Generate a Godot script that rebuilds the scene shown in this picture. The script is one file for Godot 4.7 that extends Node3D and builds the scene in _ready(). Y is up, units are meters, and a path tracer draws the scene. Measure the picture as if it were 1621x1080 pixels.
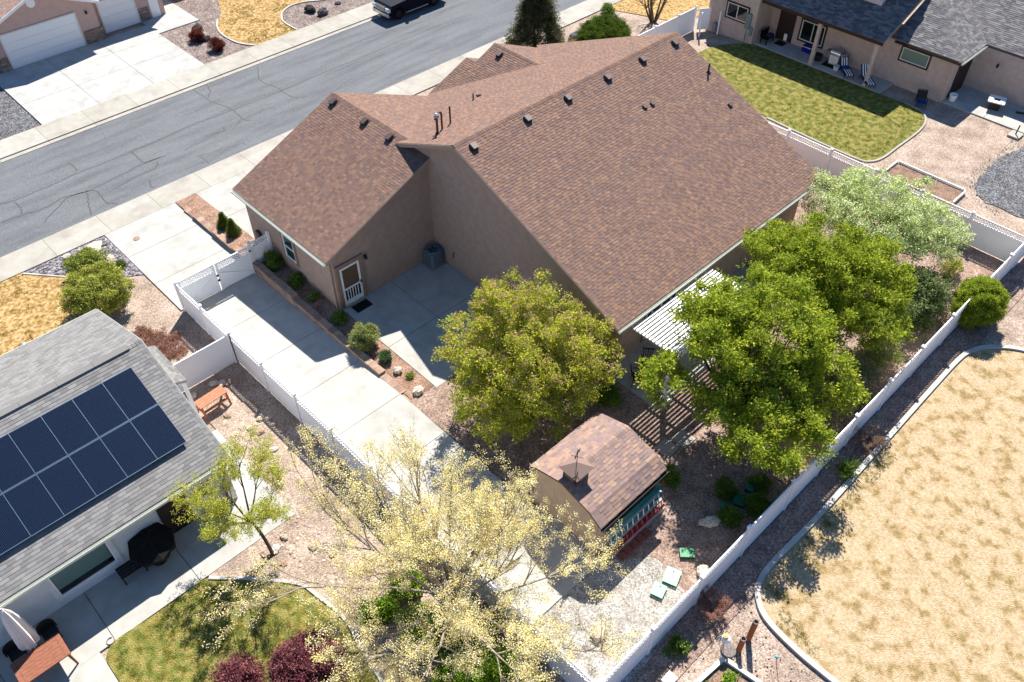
extends Node3D
# Aerial view over a suburban block: brown-roofed house, neighbours, fences, trees. Units are metres, y up.
# x runs along the street, -z runs towards the street.

var rng := RandomNumberGenerator.new()
var M := {}
var used := {}
var CAM := Vector3(0, 28, 0)

func _ready():
	rng.seed = 77
	setup_view()
	setup_materials()
	build_ground()
	build_main_house()
	build_solar_house()
	build_right_house()
	build_far_house()
	build_shed()
	build_pergola()
	build_fences()
	build_walls()
	build_yard_things()
	build_neighbour_things()
	build_truck()
	build_trees()
	build_plants()

func setup_view():
	var cam := Camera3D.new()
	cam.name = "camera"
	cam.fov = 44.336
	cam.near = 0.5
	cam.far = 600.0
	cam.position = CAM
	cam.rotation_degrees = Vector3(-45.415, -44.02, 0)
	add_child(cam)
	cam.current = true
	var env := Environment.new()
	env.background_mode = Environment.BG_SKY
	var sm := ProceduralSkyMaterial.new()
	sm.sky_top_color = Color(0.33, 0.49, 0.7)
	sm.sky_horizon_color = Color(0.66, 0.76, 0.88)
	sm.sky_curve = 0.12
	sm.ground_bottom_color = Color(0.45, 0.4, 0.36)
	sm.ground_horizon_color = Color(0.66, 0.7, 0.75)
	sm.sun_angle_max = 0.0
	var sky := Sky.new()
	sky.sky_material = sm
	env.sky = sky
	env.background_energy_multiplier = 0.53
	env.tonemap_mode = Environment.TONE_MAPPER_LINEAR
	env.tonemap_exposure = 2.2
	env.sdfgi_enabled = true
	env.ssao_enabled = true
	env.ssil_enabled = true
	var we := WorldEnvironment.new()
	we.environment = env
	add_child(we)
	var sun := DirectionalLight3D.new()
	sun.name = "sun"
	sun.light_energy = 1.6
	sun.light_color = Color(1.0, 0.975, 0.935)
	sun.light_angular_distance = 0.53
	sun.shadow_enabled = true
	add_child(sun)
	sun.look_at_from_position(Vector3(0.685, 1.0, -0.53) * 50.0, Vector3.ZERO, Vector3.UP)

# ------------------------------------------------------------------ helpers
func G(x: float, z: float) -> float:
	if x > 42.0:
		return pw(z, [-46.0, -36.0, -31.0], [-0.75, -0.5, -0.15])
	return pw(z, [-46.0, -33.0, -20.0], [-0.75, -0.5, 0.0])

func pw(t: float, xs: Array, ys: Array) -> float:
	if t <= xs[0]: return ys[0]
	for i in range(1, xs.size()):
		if t <= xs[i]:
			return lerpf(ys[i - 1], ys[i], (t - xs[i - 1]) / (xs[i] - xs[i - 1]))
	return ys[ys.size() - 1]

func gp(x: float, z: float, dy := 0.0) -> Vector3:
	return Vector3(x, G(x, z) + dy, z)

func numbered(called: String) -> String:
	if not used.has(called):
		used[called] = 0
		return called
	used[called] += 1
	return "%s_%03d" % [called, used[called]]

func tag(o, label: String, category: String, group := ""):
	o.set_meta("label", label)
	o.set_meta("category", category)
	if group != "": o.set_meta("group", group)
	return o

func thing(called: String, label: String, category: String, at := Vector3.ZERO, turn := 0.0, group := "") -> Node3D:
	var o := Node3D.new()
	o.name = numbered(called)
	add_child(o)
	o.position = at
	o.rotation.y = turn
	tag(o, label, category, group)
	return o

func copy(src: Node3D, at: Vector3, turn: float, label := "") -> Node3D:
	var r = src.duplicate()
	var n: String = src.name
	var rx := RegEx.create_from_string("_[0-9]{3}$")
	r.name = numbered(rx.sub(n, ""))
	add_child(r)
	r.position = at
	r.rotation.y = turn
	if label != "": r.set_meta("label", label)
	return r

func S() -> SurfaceTool:
	var st := SurfaceTool.new()
	st.begin(Mesh.PRIMITIVE_TRIANGLES)
	st.set_smooth_group(-1)
	return st

func obj(called: String, st: SurfaceTool, m: Material, parent: Node = null, normals := true) -> MeshInstance3D:
	if normals: st.generate_normals()
	return put(called, st.commit(), m, parent)

func put(called: String, mesh: Mesh, m: Material, parent: Node = null) -> MeshInstance3D:
	var o := MeshInstance3D.new()
	o.mesh = mesh
	if m: o.material_override = m
	if parent == null:
		o.name = numbered(called)
		add_child(o)
	else:
		o.name = called
		parent.add_child(o, true)
	return o

func struct(o):
	o.set_meta("kind", "structure")
	return o

func stuff(o):
	o.set_meta("kind", "stuff")
	return o

func group_struct(called: String, label := "", category := "") -> Node3D:
	var o := Node3D.new()
	o.name = numbered(called)
	add_child(o)
	o.set_meta("kind", "structure")
	if label != "": tag(o, label, category)
	return o

func tri(st: SurfaceTool, a: Vector3, b: Vector3, c: Vector3):
	st.add_vertex(a); st.add_vertex(b); st.add_vertex(c)

func quad(st: SurfaceTool, a: Vector3, b: Vector3, c: Vector3, d: Vector3):
	tri(st, a, b, c); tri(st, a, c, d)

# eight corners: bottom ring 0-3, top ring 4-7 (both counter-clockwise seen from above)
func hexa(st: SurfaceTool, p: Array):
	quad(st, p[4], p[7], p[6], p[5])
	quad(st, p[0], p[1], p[2], p[3])
	for i in 4:
		var j := (i + 1) % 4
		quad(st, p[i], p[4 + i], p[4 + j], p[j])

func box(st: SurfaceTool, c: Vector3, s: Vector3, b := Basis.IDENTITY):
	var h := s * 0.5
	var p := []
	for y in [-h.y, h.y]:
		for q in [Vector2(-h.x, h.z), Vector2(h.x, h.z), Vector2(h.x, -h.z), Vector2(-h.x, -h.z)]:
			p.append(c + b * Vector3(q.x, y, q.y))
	hexa(st, p)

func bx(st: SurfaceTool, x0: float, x1: float, y0: float, y1: float, z0: float, z1: float):
	box(st, Vector3((x0 + x1) / 2, (y0 + y1) / 2, (z0 + z1) / 2), Vector3(absf(x1 - x0), absf(y1 - y0), absf(z1 - z0)))

# box standing on the line a-b, w wide (horizontally across), h high
func bar(st: SurfaceTool, a: Vector3, b: Vector3, w: float, h: float):
	var d := b - a
	var n := Vector3(-d.z, 0, d.x)
	if n.length() < 1e-5: n = Vector3(1, 0, 0)
	n = n.normalized() * w * 0.5
	var u := Vector3(0, h, 0)
	hexa(st, [a + n, b + n, b - n, a - n, a + n + u, b + n + u, b - n + u, a - n + u])

# round stick from a to b
func tube(st: SurfaceTool, a: Vector3, b: Vector3, ra: float, rb: float, n := 6, caps := true):
	var d := (b - a).normalized()
	var x := d.cross(Vector3.UP if absf(d.y) < 0.9 else Vector3.RIGHT).normalized()
	var y := d.cross(x)
	for i in n:
		var t0 := TAU * i / n
		var t1 := TAU * (i + 1) / n
		var e0 := x * cos(t0) + y * sin(t0)
		var e1 := x * cos(t1) + y * sin(t1)
		quad(st, a + e0 * ra, a + e1 * ra, b + e1 * rb, b + e0 * rb)
		if caps:
			tri(st, b, b + e0 * rb, b + e1 * rb)
			tri(st, a, a + e1 * ra, a + e0 * ra)

func pipe(st: SurfaceTool, pts: Array, r: float, n := 8):
	for i in pts.size() - 1:
		tube(st, pts[i], pts[i + 1], r, r, n)

# surface of revolution about y, profile = [radius, height] pairs going up
func lathe(st: SurfaceTool, c: Vector3, prof: Array, n := 16, sx := 1.0, sz := 1.0):
	for i in prof.size() - 1:
		for k in n:
			var t0 := TAU * k / n
			var t1 := TAU * (k + 1) / n
			var f := func(p, t): return c + Vector3(p[0] * cos(t) * sx, p[1], p[0] * sin(t) * sz)
			quad(st, f.call(prof[i], t0), f.call(prof[i + 1], t0), f.call(prof[i + 1], t1), f.call(prof[i], t1))

func ccw(poly: PackedVector2Array) -> PackedVector2Array:
	var p := poly.duplicate()
	if Geometry2D.is_polygon_clockwise(p): p.reverse()
	return p

# a wall standing on a plan line, with a free outline: outline points are (distance along a-b, height)
func wall_panel(st: SurfaceTool, a: Vector3, b: Vector3, outline: PackedVector2Array, thick: float):
	var d := (b - a); d.y = 0
	d = d.normalized()
	var n := Vector3(-d.z, 0, d.x) * thick
	extrude(st, a, d, Vector3.UP, n, outline)

# prism: polygon in the plane (u, v) at o, pushed back along n (its front face looks along -n)
func extrude(st: SurfaceTool, o: Vector3, u: Vector3, v: Vector3, n: Vector3, poly: PackedVector2Array):
	var ids := Geometry2D.triangulate_polygon(poly)
	var f := func(p: Vector2): return o + u * p.x + v * p.y
	var i := 0
	while i < ids.size():
		var a: Vector3 = f.call(poly[ids[i]])
		var b: Vector3 = f.call(poly[ids[i + 1]])
		var c: Vector3 = f.call(poly[ids[i + 2]])
		if (b - a).cross(c - a).dot(n) < 0:
			var t := b; b = c; c = t
		tri(st, a, b, c)
		tri(st, a + n, c + n, b + n)
		i += 3
	var s := 1.0 if not Geometry2D.is_polygon_clockwise(poly) else -1.0
	if u.cross(v).dot(n) > 0: s = -s
	for k in poly.size():
		var p: Vector3 = f.call(poly[k])
		var q: Vector3 = f.call(poly[(k + 1) % poly.size()])
		if s > 0: quad(st, p, p + n, q + n, q)
		else: quad(st, p, q, q + n, p + n)

# a thin sheet laid on the ground; xz outline
func sheet_st(st: SurfaceTool, poly: PackedVector2Array, dy: float, fy = null):
	var bands := [-200.0, -46.0, -36.0, -33.0, -31.0, -20.0, 200.0]
	for k in bands.size() - 1:
		for side in [[-500.0, 42.0], [42.0, 500.0]]:
			var cell := PackedVector2Array([Vector2(side[0], bands[k]), Vector2(side[1], bands[k]), Vector2(side[1], bands[k + 1]), Vector2(side[0], bands[k + 1])])
			for pc in Geometry2D.intersect_polygons(poly, cell):
				if pc.size() < 3: continue
				var ids := Geometry2D.triangulate_polygon(pc)
				var i := 0
				while i < ids.size():
					var v := []
					for q in 3:
						var p: Vector2 = pc[ids[i + q]]
						var y: float = fy.call(p.x, p.y) if fy != null else G(clampf(p.x, side[0] + 0.001, side[1] - 0.0), p.y)
						if fy == null and side[0] > 0.0: y = G(maxf(p.x, 42.01), p.y)
						v.append(Vector3(p.x, y + dy, p.y))
					if (v[1] - v[0]).cross(v[2] - v[0]).y > 0:
						tri(st, v[0], v[2], v[1])
					else:
						tri(st, v[0], v[1], v[2])
					i += 3

func sheet(called: String, poly, dy: float, m: Material, parent: Node = null, fy = null) -> MeshInstance3D:
	var st := S()
	sheet_st(st, PackedVector2Array(poly), dy, fy)
	return obj(called, st, m, parent)

func rect(x0: float, x1: float, z0: float, z1: float) -> PackedVector2Array:
	return PackedVector2Array([Vector2(x0, z0), Vector2(x1, z0), Vector2(x1, z1), Vector2(x0, z1)])

func pv(a: Array) -> PackedVector2Array:
	var r := PackedVector2Array()
	var i := 0
	while i < a.size():
		r.append(Vector2(a[i], a[i + 1]))
		i += 2
	return r

# smooth closed or open curve through plan points
func smooth(p: PackedVector2Array, n := 5, closed := true) -> PackedVector2Array:
	var r := PackedVector2Array()
	var m := p.size()
	for i in (m if closed else m - 1):
		var a := p[(i - 1 + m) % m] if closed or i > 0 else p[0]
		var b := p[i]
		var c := p[(i + 1) % m]
		var d := p[(i + 2) % m] if closed or i < m - 2 else p[m - 1]
		for k in n:
			r.append(b.cubic_interpolate(c, a, d, float(k) / n))
	if not closed: r.append(p[m - 1])
	return r

# concrete slab with real depth, cut into panels with open joints
func slabs(parent: Node, x0: float, x1: float, z0: float, z1: float, xs: Array, zs: Array, dy: float, mats: Array, thick := 0.1, fy = null):
	var gx := [x0] + xs + [x1]
	var gz := [z0] + zs + [z1]
	for i in gx.size() - 1:
		for j in gz.size() - 1:
			var a: float = gx[i] + (0.012 if i > 0 else 0.0)
			var b: float = gx[i + 1] - (0.012 if i < gx.size() - 2 else 0.0)
			var c: float = gz[j] + (0.012 if j > 0 else 0.0)
			var d: float = gz[j + 1] - (0.012 if j < gz.size() - 2 else 0.0)
			slab_piece(parent, a, b, c, d, dy, mats[rng.randi() % mats.size()], thick, fy)

func slab_piece(parent, a, b, c, d, dy, m, thick, fy = null):
	var st := S()
	var cuts := [c]
	for k in [-46.0, -36.0, -33.0, -31.0, -20.0]:
		if k > c + 0.01 and k < d - 0.01: cuts.append(k)
	cuts.append(d)
	for i in cuts.size() - 1:
		var p := []
		for q in [[a, cuts[i + 1]], [b, cuts[i + 1]], [b, cuts[i]], [a, cuts[i]]]:
			var y: float = fy.call(q[0], q[1]) if fy != null else G(a, q[1])
			p.append(Vector3(q[0], y + dy, q[1]))
		var lo := []
		for v in p: lo.append(v - Vector3(0, thick, 0))
		hexa(st, lo + p)
	return obj("slab", st, m, parent)

func blob_mesh(seed_: int, squash := 0.7, rough := 0.25, n := 8) -> ArrayMesh:
	var nz := FastNoiseLite.new()
	nz.seed = seed_
	nz.frequency = 0.9
	var st := SurfaceTool.new()
	st.begin(Mesh.PRIMITIVE_TRIANGLES)
	st.set_smooth_group(-1)
	var f := func(i, j):
		var th: float = PI * i / n
		var ph: float = TAU * (j % (n + 2)) / (n + 2)
		var d := Vector3(sin(th) * cos(ph), cos(th), sin(th) * sin(ph))
		var r: float = 1.0 + rough * nz.get_noise_3dv(d * 1.6) * 2.0
		return d * r * Vector3(1, squash, 1)
	for i in n:
		for j in n + 2:
			quad(st, f.call(i, j), f.call(i, j + 1), f.call(i + 1, j + 1), f.call(i + 1, j))
	st.generate_normals()
	return st.commit()

# ------------------------------------------------------------------ materials
func lin(r: float, g: float, b: float) -> Color:
	return Color(r, g, b).linear_to_srgb()

func mat(c: Color, rough := 0.85, metal := 0.0, spec := 0.4) -> StandardMaterial3D:
	var m := StandardMaterial3D.new()
	m.albedo_color = c
	m.roughness = rough
	m.metallic = metal
	m.metallic_specular = spec
	return m

func noise(kind: int, freq: float, seed_: int, oct := 3) -> FastNoiseLite:
	var n := FastNoiseLite.new()
	n.noise_type = kind as FastNoiseLite.NoiseType
	n.frequency = freq
	n.seed = seed_
	n.fractal_octaves = oct
	if oct <= 1: n.fractal_type = FastNoiseLite.FRACTAL_NONE
	return n

func gray(n: FastNoiseLite, size: int) -> PackedByteArray:
	var im := n.get_seamless_image(size, size, false, false, 0.12)
	im.convert(Image.FORMAT_L8)
	return im.get_data()

# colour texture: a ramp looked up by a weighted sum of noises
func ramp_tex(size: int, parts: Array, stops: Array) -> ImageTexture:
	var g := Gradient.new()
	g.offsets = PackedFloat32Array()
	var offs := PackedFloat32Array()
	var cols := PackedColorArray()
	for s in stops:
		offs.append(s[0]); cols.append(s[1])
	g.offsets = offs
	g.colors = cols
	var lut := PackedByteArray()
	for i in 256:
		var c := g.sample(i / 255.0)
		lut.append(int(c.r * 255)); lut.append(int(c.g * 255)); lut.append(int(c.b * 255))
	var fields := []
	for p in parts: fields.append(gray(p[0], size))
	var out := PackedByteArray()
	out.resize(size * size * 3)
	for i in size * size:
		var v := 0.0
		for k in parts.size():
			v += (fields[k][i] - 127.5) * parts[k][1]
		var q := clampi(int(127.5 + v), 0, 255) * 3
		out[i * 3] = lut[q]; out[i * 3 + 1] = lut[q + 1]; out[i * 3 + 2] = lut[q + 2]
	var im := Image.create_from_data(size, size, false, Image.FORMAT_RGB8, out)
	return ImageTexture.create_from_image(im)

func bump_tex(n: FastNoiseLite, size: int, strength: float) -> ImageTexture:
	var im := n.get_seamless_image(size, size, false, false, 0.12)
	im.convert(Image.FORMAT_RGBA8)
	im.bump_map_to_normal_map(strength)
	return ImageTexture.create_from_image(im)

# ground-like material: fine colour texture, relief, and a coarse pattern multiplied over it
func layered(fine: Texture2D, fine_m: float, coarse: Texture2D, coarse_m, nrm: Texture2D = null, nrm_s := 1.0, rough := 0.95) -> StandardMaterial3D:
	var m := StandardMaterial3D.new()
	m.albedo_texture = fine
	m.roughness = rough
	m.metallic_specular = 0.25
	m.uv1_triplanar = true
	m.uv1_world_triplanar = true
	m.uv1_scale = Vector3.ONE / fine_m
	if nrm:
		m.normal_enabled = true
		m.normal_texture = nrm
		m.normal_scale = nrm_s
	if coarse:
		m.detail_enabled = true
		m.detail_albedo = coarse
		m.detail_blend_mode = BaseMaterial3D.BLEND_MODE_MUL
		m.detail_uv_layer = BaseMaterial3D.DETAIL_UV_2
		m.uv2_triplanar = true
		m.uv2_world_triplanar = true
		m.uv2_scale = coarse_m if coarse_m is Vector3 else Vector3.ONE / float(coarse_m)
	return m

const CELL := 2
const SIMPLEX := 0
const PERLIN := 3

func cells(freq: float, seed_: int) -> FastNoiseLite:
	var n := noise(CELL, freq, seed_, 1)
	n.cellular_return_type = FastNoiseLite.RETURN_CELL_VALUE
	n.cellular_jitter = 1.0
	return n

func celld(freq: float, seed_: int) -> FastNoiseLite:
	var n := noise(CELL, freq, seed_, 1)
	n.cellular_return_type = FastNoiseLite.RETURN_DISTANCE
	n.cellular_jitter = 1.0
	return n

func setup_materials():
	# gravel: 512 px over 6 m
	var stones_n := bump_tex(celld(0.2, 11), 512, 2.0)
	var big := func(a: Color, b: Color, c: Color, seed_: int, f := 0.02): return ramp_tex(512, [[noise(SIMPLEX, f, seed_, 4), 1.0]], [[0.0, a], [0.5, b], [1.0, c]])
	var patch = big.call(Color(0.78, 0.76, 0.74), Color(0.92, 0.9, 0.88), Color(1, 1, 1), 5)
	var gr := func(cols: Array, seed_: int) -> ImageTexture:
		var st := []
		for i in cols.size(): st.append([float(i) / (cols.size() - 1), cols[i]])
		return ramp_tex(512, [[cells(0.19, seed_), 0.8], [noise(SIMPLEX, 0.13, seed_ + 1, 3), 0.35]], st)
	M.gravel_pink = layered(gr.call([Color(0.500, 0.440, 0.410), Color(0.590, 0.530, 0.485), Color(0.655, 0.595, 0.550), Color(0.720, 0.660, 0.615), Color(0.790, 0.745, 0.700)], 21), 5, patch, 19.0, stones_n, 1.0)
	M.gravel_red = layered(gr.call([Color(0.460, 0.360, 0.315), Color(0.560, 0.450, 0.395), Color(0.640, 0.530, 0.465), Color(0.730, 0.630, 0.560)], 22), 5, patch, 13.0, stones_n, 1.0)
	M.gravel_yard = layered(gr.call([Color(0.460, 0.380, 0.350), Color(0.560, 0.480, 0.445), Color(0.640, 0.565, 0.525), Color(0.740, 0.680, 0.640)], 23), 5, patch, 11.0, stones_n, 1.0)
	M.gravel_grey = layered(gr.call([Color(0.460, 0.455, 0.450), Color(0.600, 0.595, 0.580), Color(0.690, 0.680, 0.670), Color(0.820, 0.810, 0.790)], 24), 5, patch, 9.0, stones_n, 1.0)
	M.gravel_mix = layered(gr.call([Color(0.27, 0.24, 0.24), Color(0.46, 0.42, 0.41), Color(0.58, 0.53, 0.52), Color(0.76, 0.72, 0.7)], 25), 5.5, patch, 12.0, stones_n, 1.0)
	M.gravel_dark = layered(gr.call([Color(0.2, 0.21, 0.23), Color(0.34, 0.35, 0.375), Color(0.45, 0.46, 0.485), Color(0.66, 0.67, 0.7)], 26), 6.0, patch, 12.0, stones_n, 1.0)
	M.gravel_slate = layered(gr.call([Color(0.25, 0.25, 0.28), Color(0.44, 0.43, 0.47), Color(0.58, 0.56, 0.6), Color(0.78, 0.76, 0.78)], 27), 9.0, patch, 12.0, stones_n, 1.0)
	M.soil = layered(gr.call([Color(0.4, 0.33, 0.29), Color(0.5, 0.41, 0.36), Color(0.58, 0.49, 0.43), Color(0.64, 0.56, 0.5)], 28), 4.0, patch, 8.0, stones_n, 0.8)
	# concrete
	var fine_c := ramp_tex(512, [[noise(SIMPLEX, 0.25, 31, 3), 0.5], [noise(SIMPLEX, 0.012, 32, 5), 0.7]], [[0.0, Color(0.755, 0.75, 0.735)], [0.5, Color(0.8, 0.795, 0.78)], [1.0, Color(0.84, 0.835, 0.825)]])
	var stain := ramp_tex(512, [[noise(SIMPLEX, 0.011, 33, 5), 1.0]], [[0.0, Color(0.9, 0.895, 0.885)], [0.35, Color(0.96, 0.957, 0.95)], [1.0, Color(1, 1, 1)]])
	M.concrete = layered(fine_c, 5.0, stain, 11.0, null, 1.0, 0.9)
	M.concrete.albedo_color = Color(0.835, 0.835, 0.835)
	M.concrete_b = M.concrete.duplicate(); M.concrete_b.albedo_color = Color(0.82, 0.82, 0.817); M.concrete_b.uv1_offset = Vector3(0.3, 0, 0.7)
	M.concrete_c = M.concrete.duplicate(); M.concrete_c.albedo_color = Color(0.835, 0.835, 0.825); M.concrete_c.uv1_offset = Vector3(0.7, 0, 0.2)
	M.walk = M.concrete.duplicate(); M.walk.albedo_color = Color(0.81, 0.8, 0.78)
	M.walk_b = M.concrete.duplicate(); M.walk_b.albedo_color = Color(0.79, 0.775, 0.75); M.walk_b.uv1_offset = Vector3(0.4, 0, 0.1)
	M.drive = M.concrete.duplicate(); M.drive.albedo_color = Color(0.835, 0.84, 0.845)
	M.kerb = M.concrete.duplicate(); M.kerb.albedo_color = Color(0.9, 0.9, 0.9)
	M.kerb_b = M.concrete.duplicate(); M.kerb_b.albedo_color = Color(0.86, 0.855, 0.85)
	# asphalt
	var asp := ramp_tex(512, [[noise(SIMPLEX, 0.35, 41, 2), 0.9], [cells(0.25, 42), 0.35]], [[0.0, Color(0.3, 0.305, 0.315)], [0.5, Color(0.43, 0.44, 0.455)], [1.0, Color(0.54, 0.55, 0.565)]])
	var streak := ramp_tex(512, [[noise(SIMPLEX, 0.012, 43, 5), 1.1]], [[0.0, Color(0.85, 0.855, 0.865)], [0.45, Color(0.94, 0.943, 0.948)], [1.0, Color(1, 1, 1)]])
	M.asphalt = layered(asp, 5.0, streak, Vector3(0.02, 0.1, 0.13), bump_tex(noise(SIMPLEX, 0.35, 44, 2), 512, 2.0), 0.6)
	M.seal = mat(lin(0.055, 0.056, 0.06), 0.7)
	# lawns
	var blades_n := bump_tex(noise(SIMPLEX, 0.16, 51, 3), 512, 5.0)
	var dry := ramp_tex(512, [[noise(SIMPLEX, 0.28, 52, 2), 0.5], [noise(SIMPLEX, 0.045, 53, 5), 0.6]], [[0.0, Color(0.52, 0.44, 0.31)], [0.22, Color(0.635, 0.55, 0.425)], [0.4, Color(0.69, 0.61, 0.495)], [0.65, Color(0.73, 0.655, 0.55)], [1.0, Color(0.79, 0.735, 0.655)]])
	var dryb := ramp_tex(512, [[noise(SIMPLEX, 0.03, 54, 5), 1.35]], [[0.0, Color(0.76, 0.74, 0.62)], [0.22, Color(0.89, 0.865, 0.79)], [0.45, Color(0.965, 0.955, 0.93)], [1.0, Color(1, 1, 1)]])
	M.lawn_dry = layered(dry, 4.5, dryb, 14.0, blades_n, 0.7)
	var gold := ramp_tex(512, [[noise(SIMPLEX, 0.3, 55, 2), 0.7], [noise(SIMPLEX, 0.03, 56, 4), 1.0]], [[0.0, Color(0.4, 0.36, 0.2)], [0.3, Color(0.61, 0.5, 0.325)], [0.55, Color(0.715, 0.59, 0.41)], [1.0, Color(0.8, 0.71, 0.56)]])
	M.lawn_gold = layered(gold, 5.0, dryb, 11.0, blades_n, 0.7)
	var grn := ramp_tex(512, [[noise(SIMPLEX, 0.3, 57, 2), 0.55], [noise(SIMPLEX, 0.02, 58, 5), 0.8]], [[0.0, Color(0.27, 0.33, 0.14)], [0.3, Color(0.395, 0.42, 0.195)], [0.55, Color(0.495, 0.475, 0.255)], [1.0, Color(0.63, 0.57, 0.37)]])
	M.lawn_green = layered(grn, 6.0, dryb, 9.0, blades_n, 0.7)
	# stucco
	var grit_n := bump_tex(noise(SIMPLEX, 0.3, 61, 2), 512, 4.0)
	var stu := func(c: Color, k := 0.07) -> StandardMaterial3D:
		var t := ramp_tex(256, [[noise(SIMPLEX, 0.3, 62, 2), 0.5], [noise(SIMPLEX, 0.02, 63, 4), 0.6]], [[0.0, c * (1.0 - k)], [0.5, c], [1.0, c * (1.0 + k)]])
		return layered(t, 3.0, null, 1.0, grit_n, 0.5, 0.95)
	M.stucco = stu.call(Color(0.665, 0.575, 0.52))
	M.stucco_trim = stu.call(Color(0.57, 0.48, 0.43))
	M.stucco_white = stu.call(Color(0.85, 0.86, 0.87), 0.03)
	M.stucco_pink = stu.call(Color(0.74, 0.665, 0.62))
	M.stucco_far = stu.call(Color(0.78, 0.66, 0.62), 0.04)
	M.shed_wall = stu.call(Color(0.74, 0.645, 0.555), 0.05)
	# vinyl and metals
	M.vinyl = mat(Color(0.93, 0.935, 0.945), 0.45)
	M.white = mat(Color(0.92, 0.92, 0.915), 0.5)
	M.offwhite = mat(Color(0.84, 0.83, 0.8), 0.6)
	M.black = mat(Color(0.05, 0.05, 0.055), 0.6)
	M.dark = mat(Color(0.13, 0.125, 0.13), 0.6)
	M.grey_metal = mat(Color(0.55, 0.57, 0.6), 0.45, 0.5)
	M.steel = mat(Color(0.72, 0.73, 0.75), 0.3, 0.9)
	M.brown_metal = mat(Color(0.3, 0.22, 0.19), 0.5)
	M.vent_cap = mat(Color(0.3, 0.26, 0.26), 0.5, 0.2)
	M.glass = mat(Color(0.05, 0.065, 0.075), 0.05, 0.0, 0.9)
	M.glass_green = mat(Color(0.14, 0.24, 0.22), 0.06, 0.0, 0.9)
	M.blind = mat(Color(0.36, 0.47, 0.45), 0.25, 0.0, 0.7)
	M.screen = mat(Color(0.37, 0.3, 0.23), 0.7)
	M.rubber = mat(Color(0.035, 0.035, 0.038), 0.85)
	M.ac = mat(Color(0.36, 0.43, 0.47), 0.5)
	M.trim_brown = mat(Color(0.17, 0.115, 0.1), 0.6)
	M.trim_tan = mat(Color(0.62, 0.55, 0.49), 0.7)
	M.verge_grey = mat(Color(0.6, 0.6, 0.59), 0.7)
	M.gutter_white = mat(Color(0.86, 0.87, 0.83), 0.5)
	M.soffit = mat(Color(0.52, 0.45, 0.4), 0.8)
	M.block = []
	for c in [Color(0.6, 0.5, 0.44), Color(0.65, 0.55, 0.48), Color(0.56, 0.47, 0.42), Color(0.62, 0.53, 0.47)]:
		M.block.append(stu.call(c, 0.14))
	# timber
	var grain := func(a: Color, b: Color, c: Color, seed_: int) -> StandardMaterial3D:
		var t := ramp_tex(256, [[noise(SIMPLEX, 0.05, seed_, 4), 1.0]], [[0.0, a], [0.5, b], [1.0, c]])
		var m := layered(t, 1.0, null, 1.0, null, 1.0, 0.65)
		m.uv1_scale = Vector3(0.25, 3.0, 3.0)
		return m
	M.cedar = grain.call(Color(0.42, 0.26, 0.2), Color(0.52, 0.335, 0.265), Color(0.6, 0.415, 0.34), 71)
	M.orange_wood = grain.call(Color(0.56, 0.34, 0.25), Color(0.68, 0.44, 0.34), Color(0.76, 0.55, 0.45), 72)
	M.post_wood = grain.call(Color(0.47, 0.27, 0.17), Color(0.6, 0.36, 0.235), Color(0.68, 0.44, 0.31), 73)
	# shingles share one gritty material, coloured piece by piece
	var grit := ramp_tex(256, [[noise(SIMPLEX, 0.4, 81, 2), 0.9]], [[0.0, Color(0.74, 0.74, 0.74)], [0.5, Color(0.92, 0.92, 0.92)], [1.0, Color(1, 1, 1)]])
	M.shingle = layered(grit, 1.3, null, 1.0, null, 1.0, 0.9)
	M.shingle.vertex_color_use_as_albedo = true
	M.pal_brown = [Color(0.237, 0.149, 0.118), Color(0.214, 0.138, 0.113), Color(0.271, 0.166, 0.124), Color(0.228, 0.147, 0.123), Color(0.190, 0.124, 0.104), Color(0.290, 0.180, 0.128), Color(0.245, 0.154, 0.123), Color(0.199, 0.137, 0.123)]
	M.pal_shed = [Color(0.336, 0.228, 0.195), Color(0.302, 0.213, 0.187), Color(0.383, 0.255, 0.206), Color(0.323, 0.226, 0.204), Color(0.269, 0.190, 0.172), Color(0.410, 0.277, 0.211), Color(0.347, 0.236, 0.204), Color(0.282, 0.211, 0.203)]
	M.pal_grey = [Color(0.20, 0.195, 0.193), Color(0.235, 0.23, 0.228), Color(0.265, 0.26, 0.256), Color(0.215, 0.21, 0.21), Color(0.25, 0.243, 0.238), Color(0.28, 0.275, 0.27)]
	M.pal_slate = [Color(0.125, 0.122, 0.135), Color(0.17, 0.165, 0.175), Color(0.21, 0.2, 0.205), Color(0.15, 0.145, 0.16), Color(0.24, 0.23, 0.23)]
	# plants
	M.bark = grain.call(Color(0.22, 0.17, 0.14), Color(0.33, 0.27, 0.23), Color(0.44, 0.38, 0.33), 91)
	M.bark.uv1_scale = Vector3(3, 0.6, 3)
	M.bark_pale = grain.call(Color(0.42, 0.37, 0.33), Color(0.6, 0.55, 0.5), Color(0.73, 0.69, 0.64), 92)
	M.bark_pale.uv1_scale = Vector3(3, 0.6, 3)
	M.leaf = mat(Color.WHITE, 0.62, 0.0, 0.25)
	M.leaf.vertex_color_use_as_albedo = true
	M.leaf.cull_mode = BaseMaterial3D.CULL_DISABLED
	M.leaf.backlight_enabled = true
	M.leaf.backlight = Color(0.9, 0.9, 0.9)
	M.rock = []
	for c in [Color(0.72, 0.66, 0.58), Color(0.8, 0.75, 0.69), Color(0.62, 0.53, 0.46), Color(0.26, 0.235, 0.24), Color(0.36, 0.35, 0.37), Color(0.5, 0.47, 0.46)]:
		var t := ramp_tex(256, [[noise(SIMPLEX, 0.05, 95, 4), 1.1]], [[0.0, c * 0.72], [0.5, c], [1.0, c * 1.15]])
		M.rock.append(layered(t, 1.5, null, 1.0, grit_n, 0.8))

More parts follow.
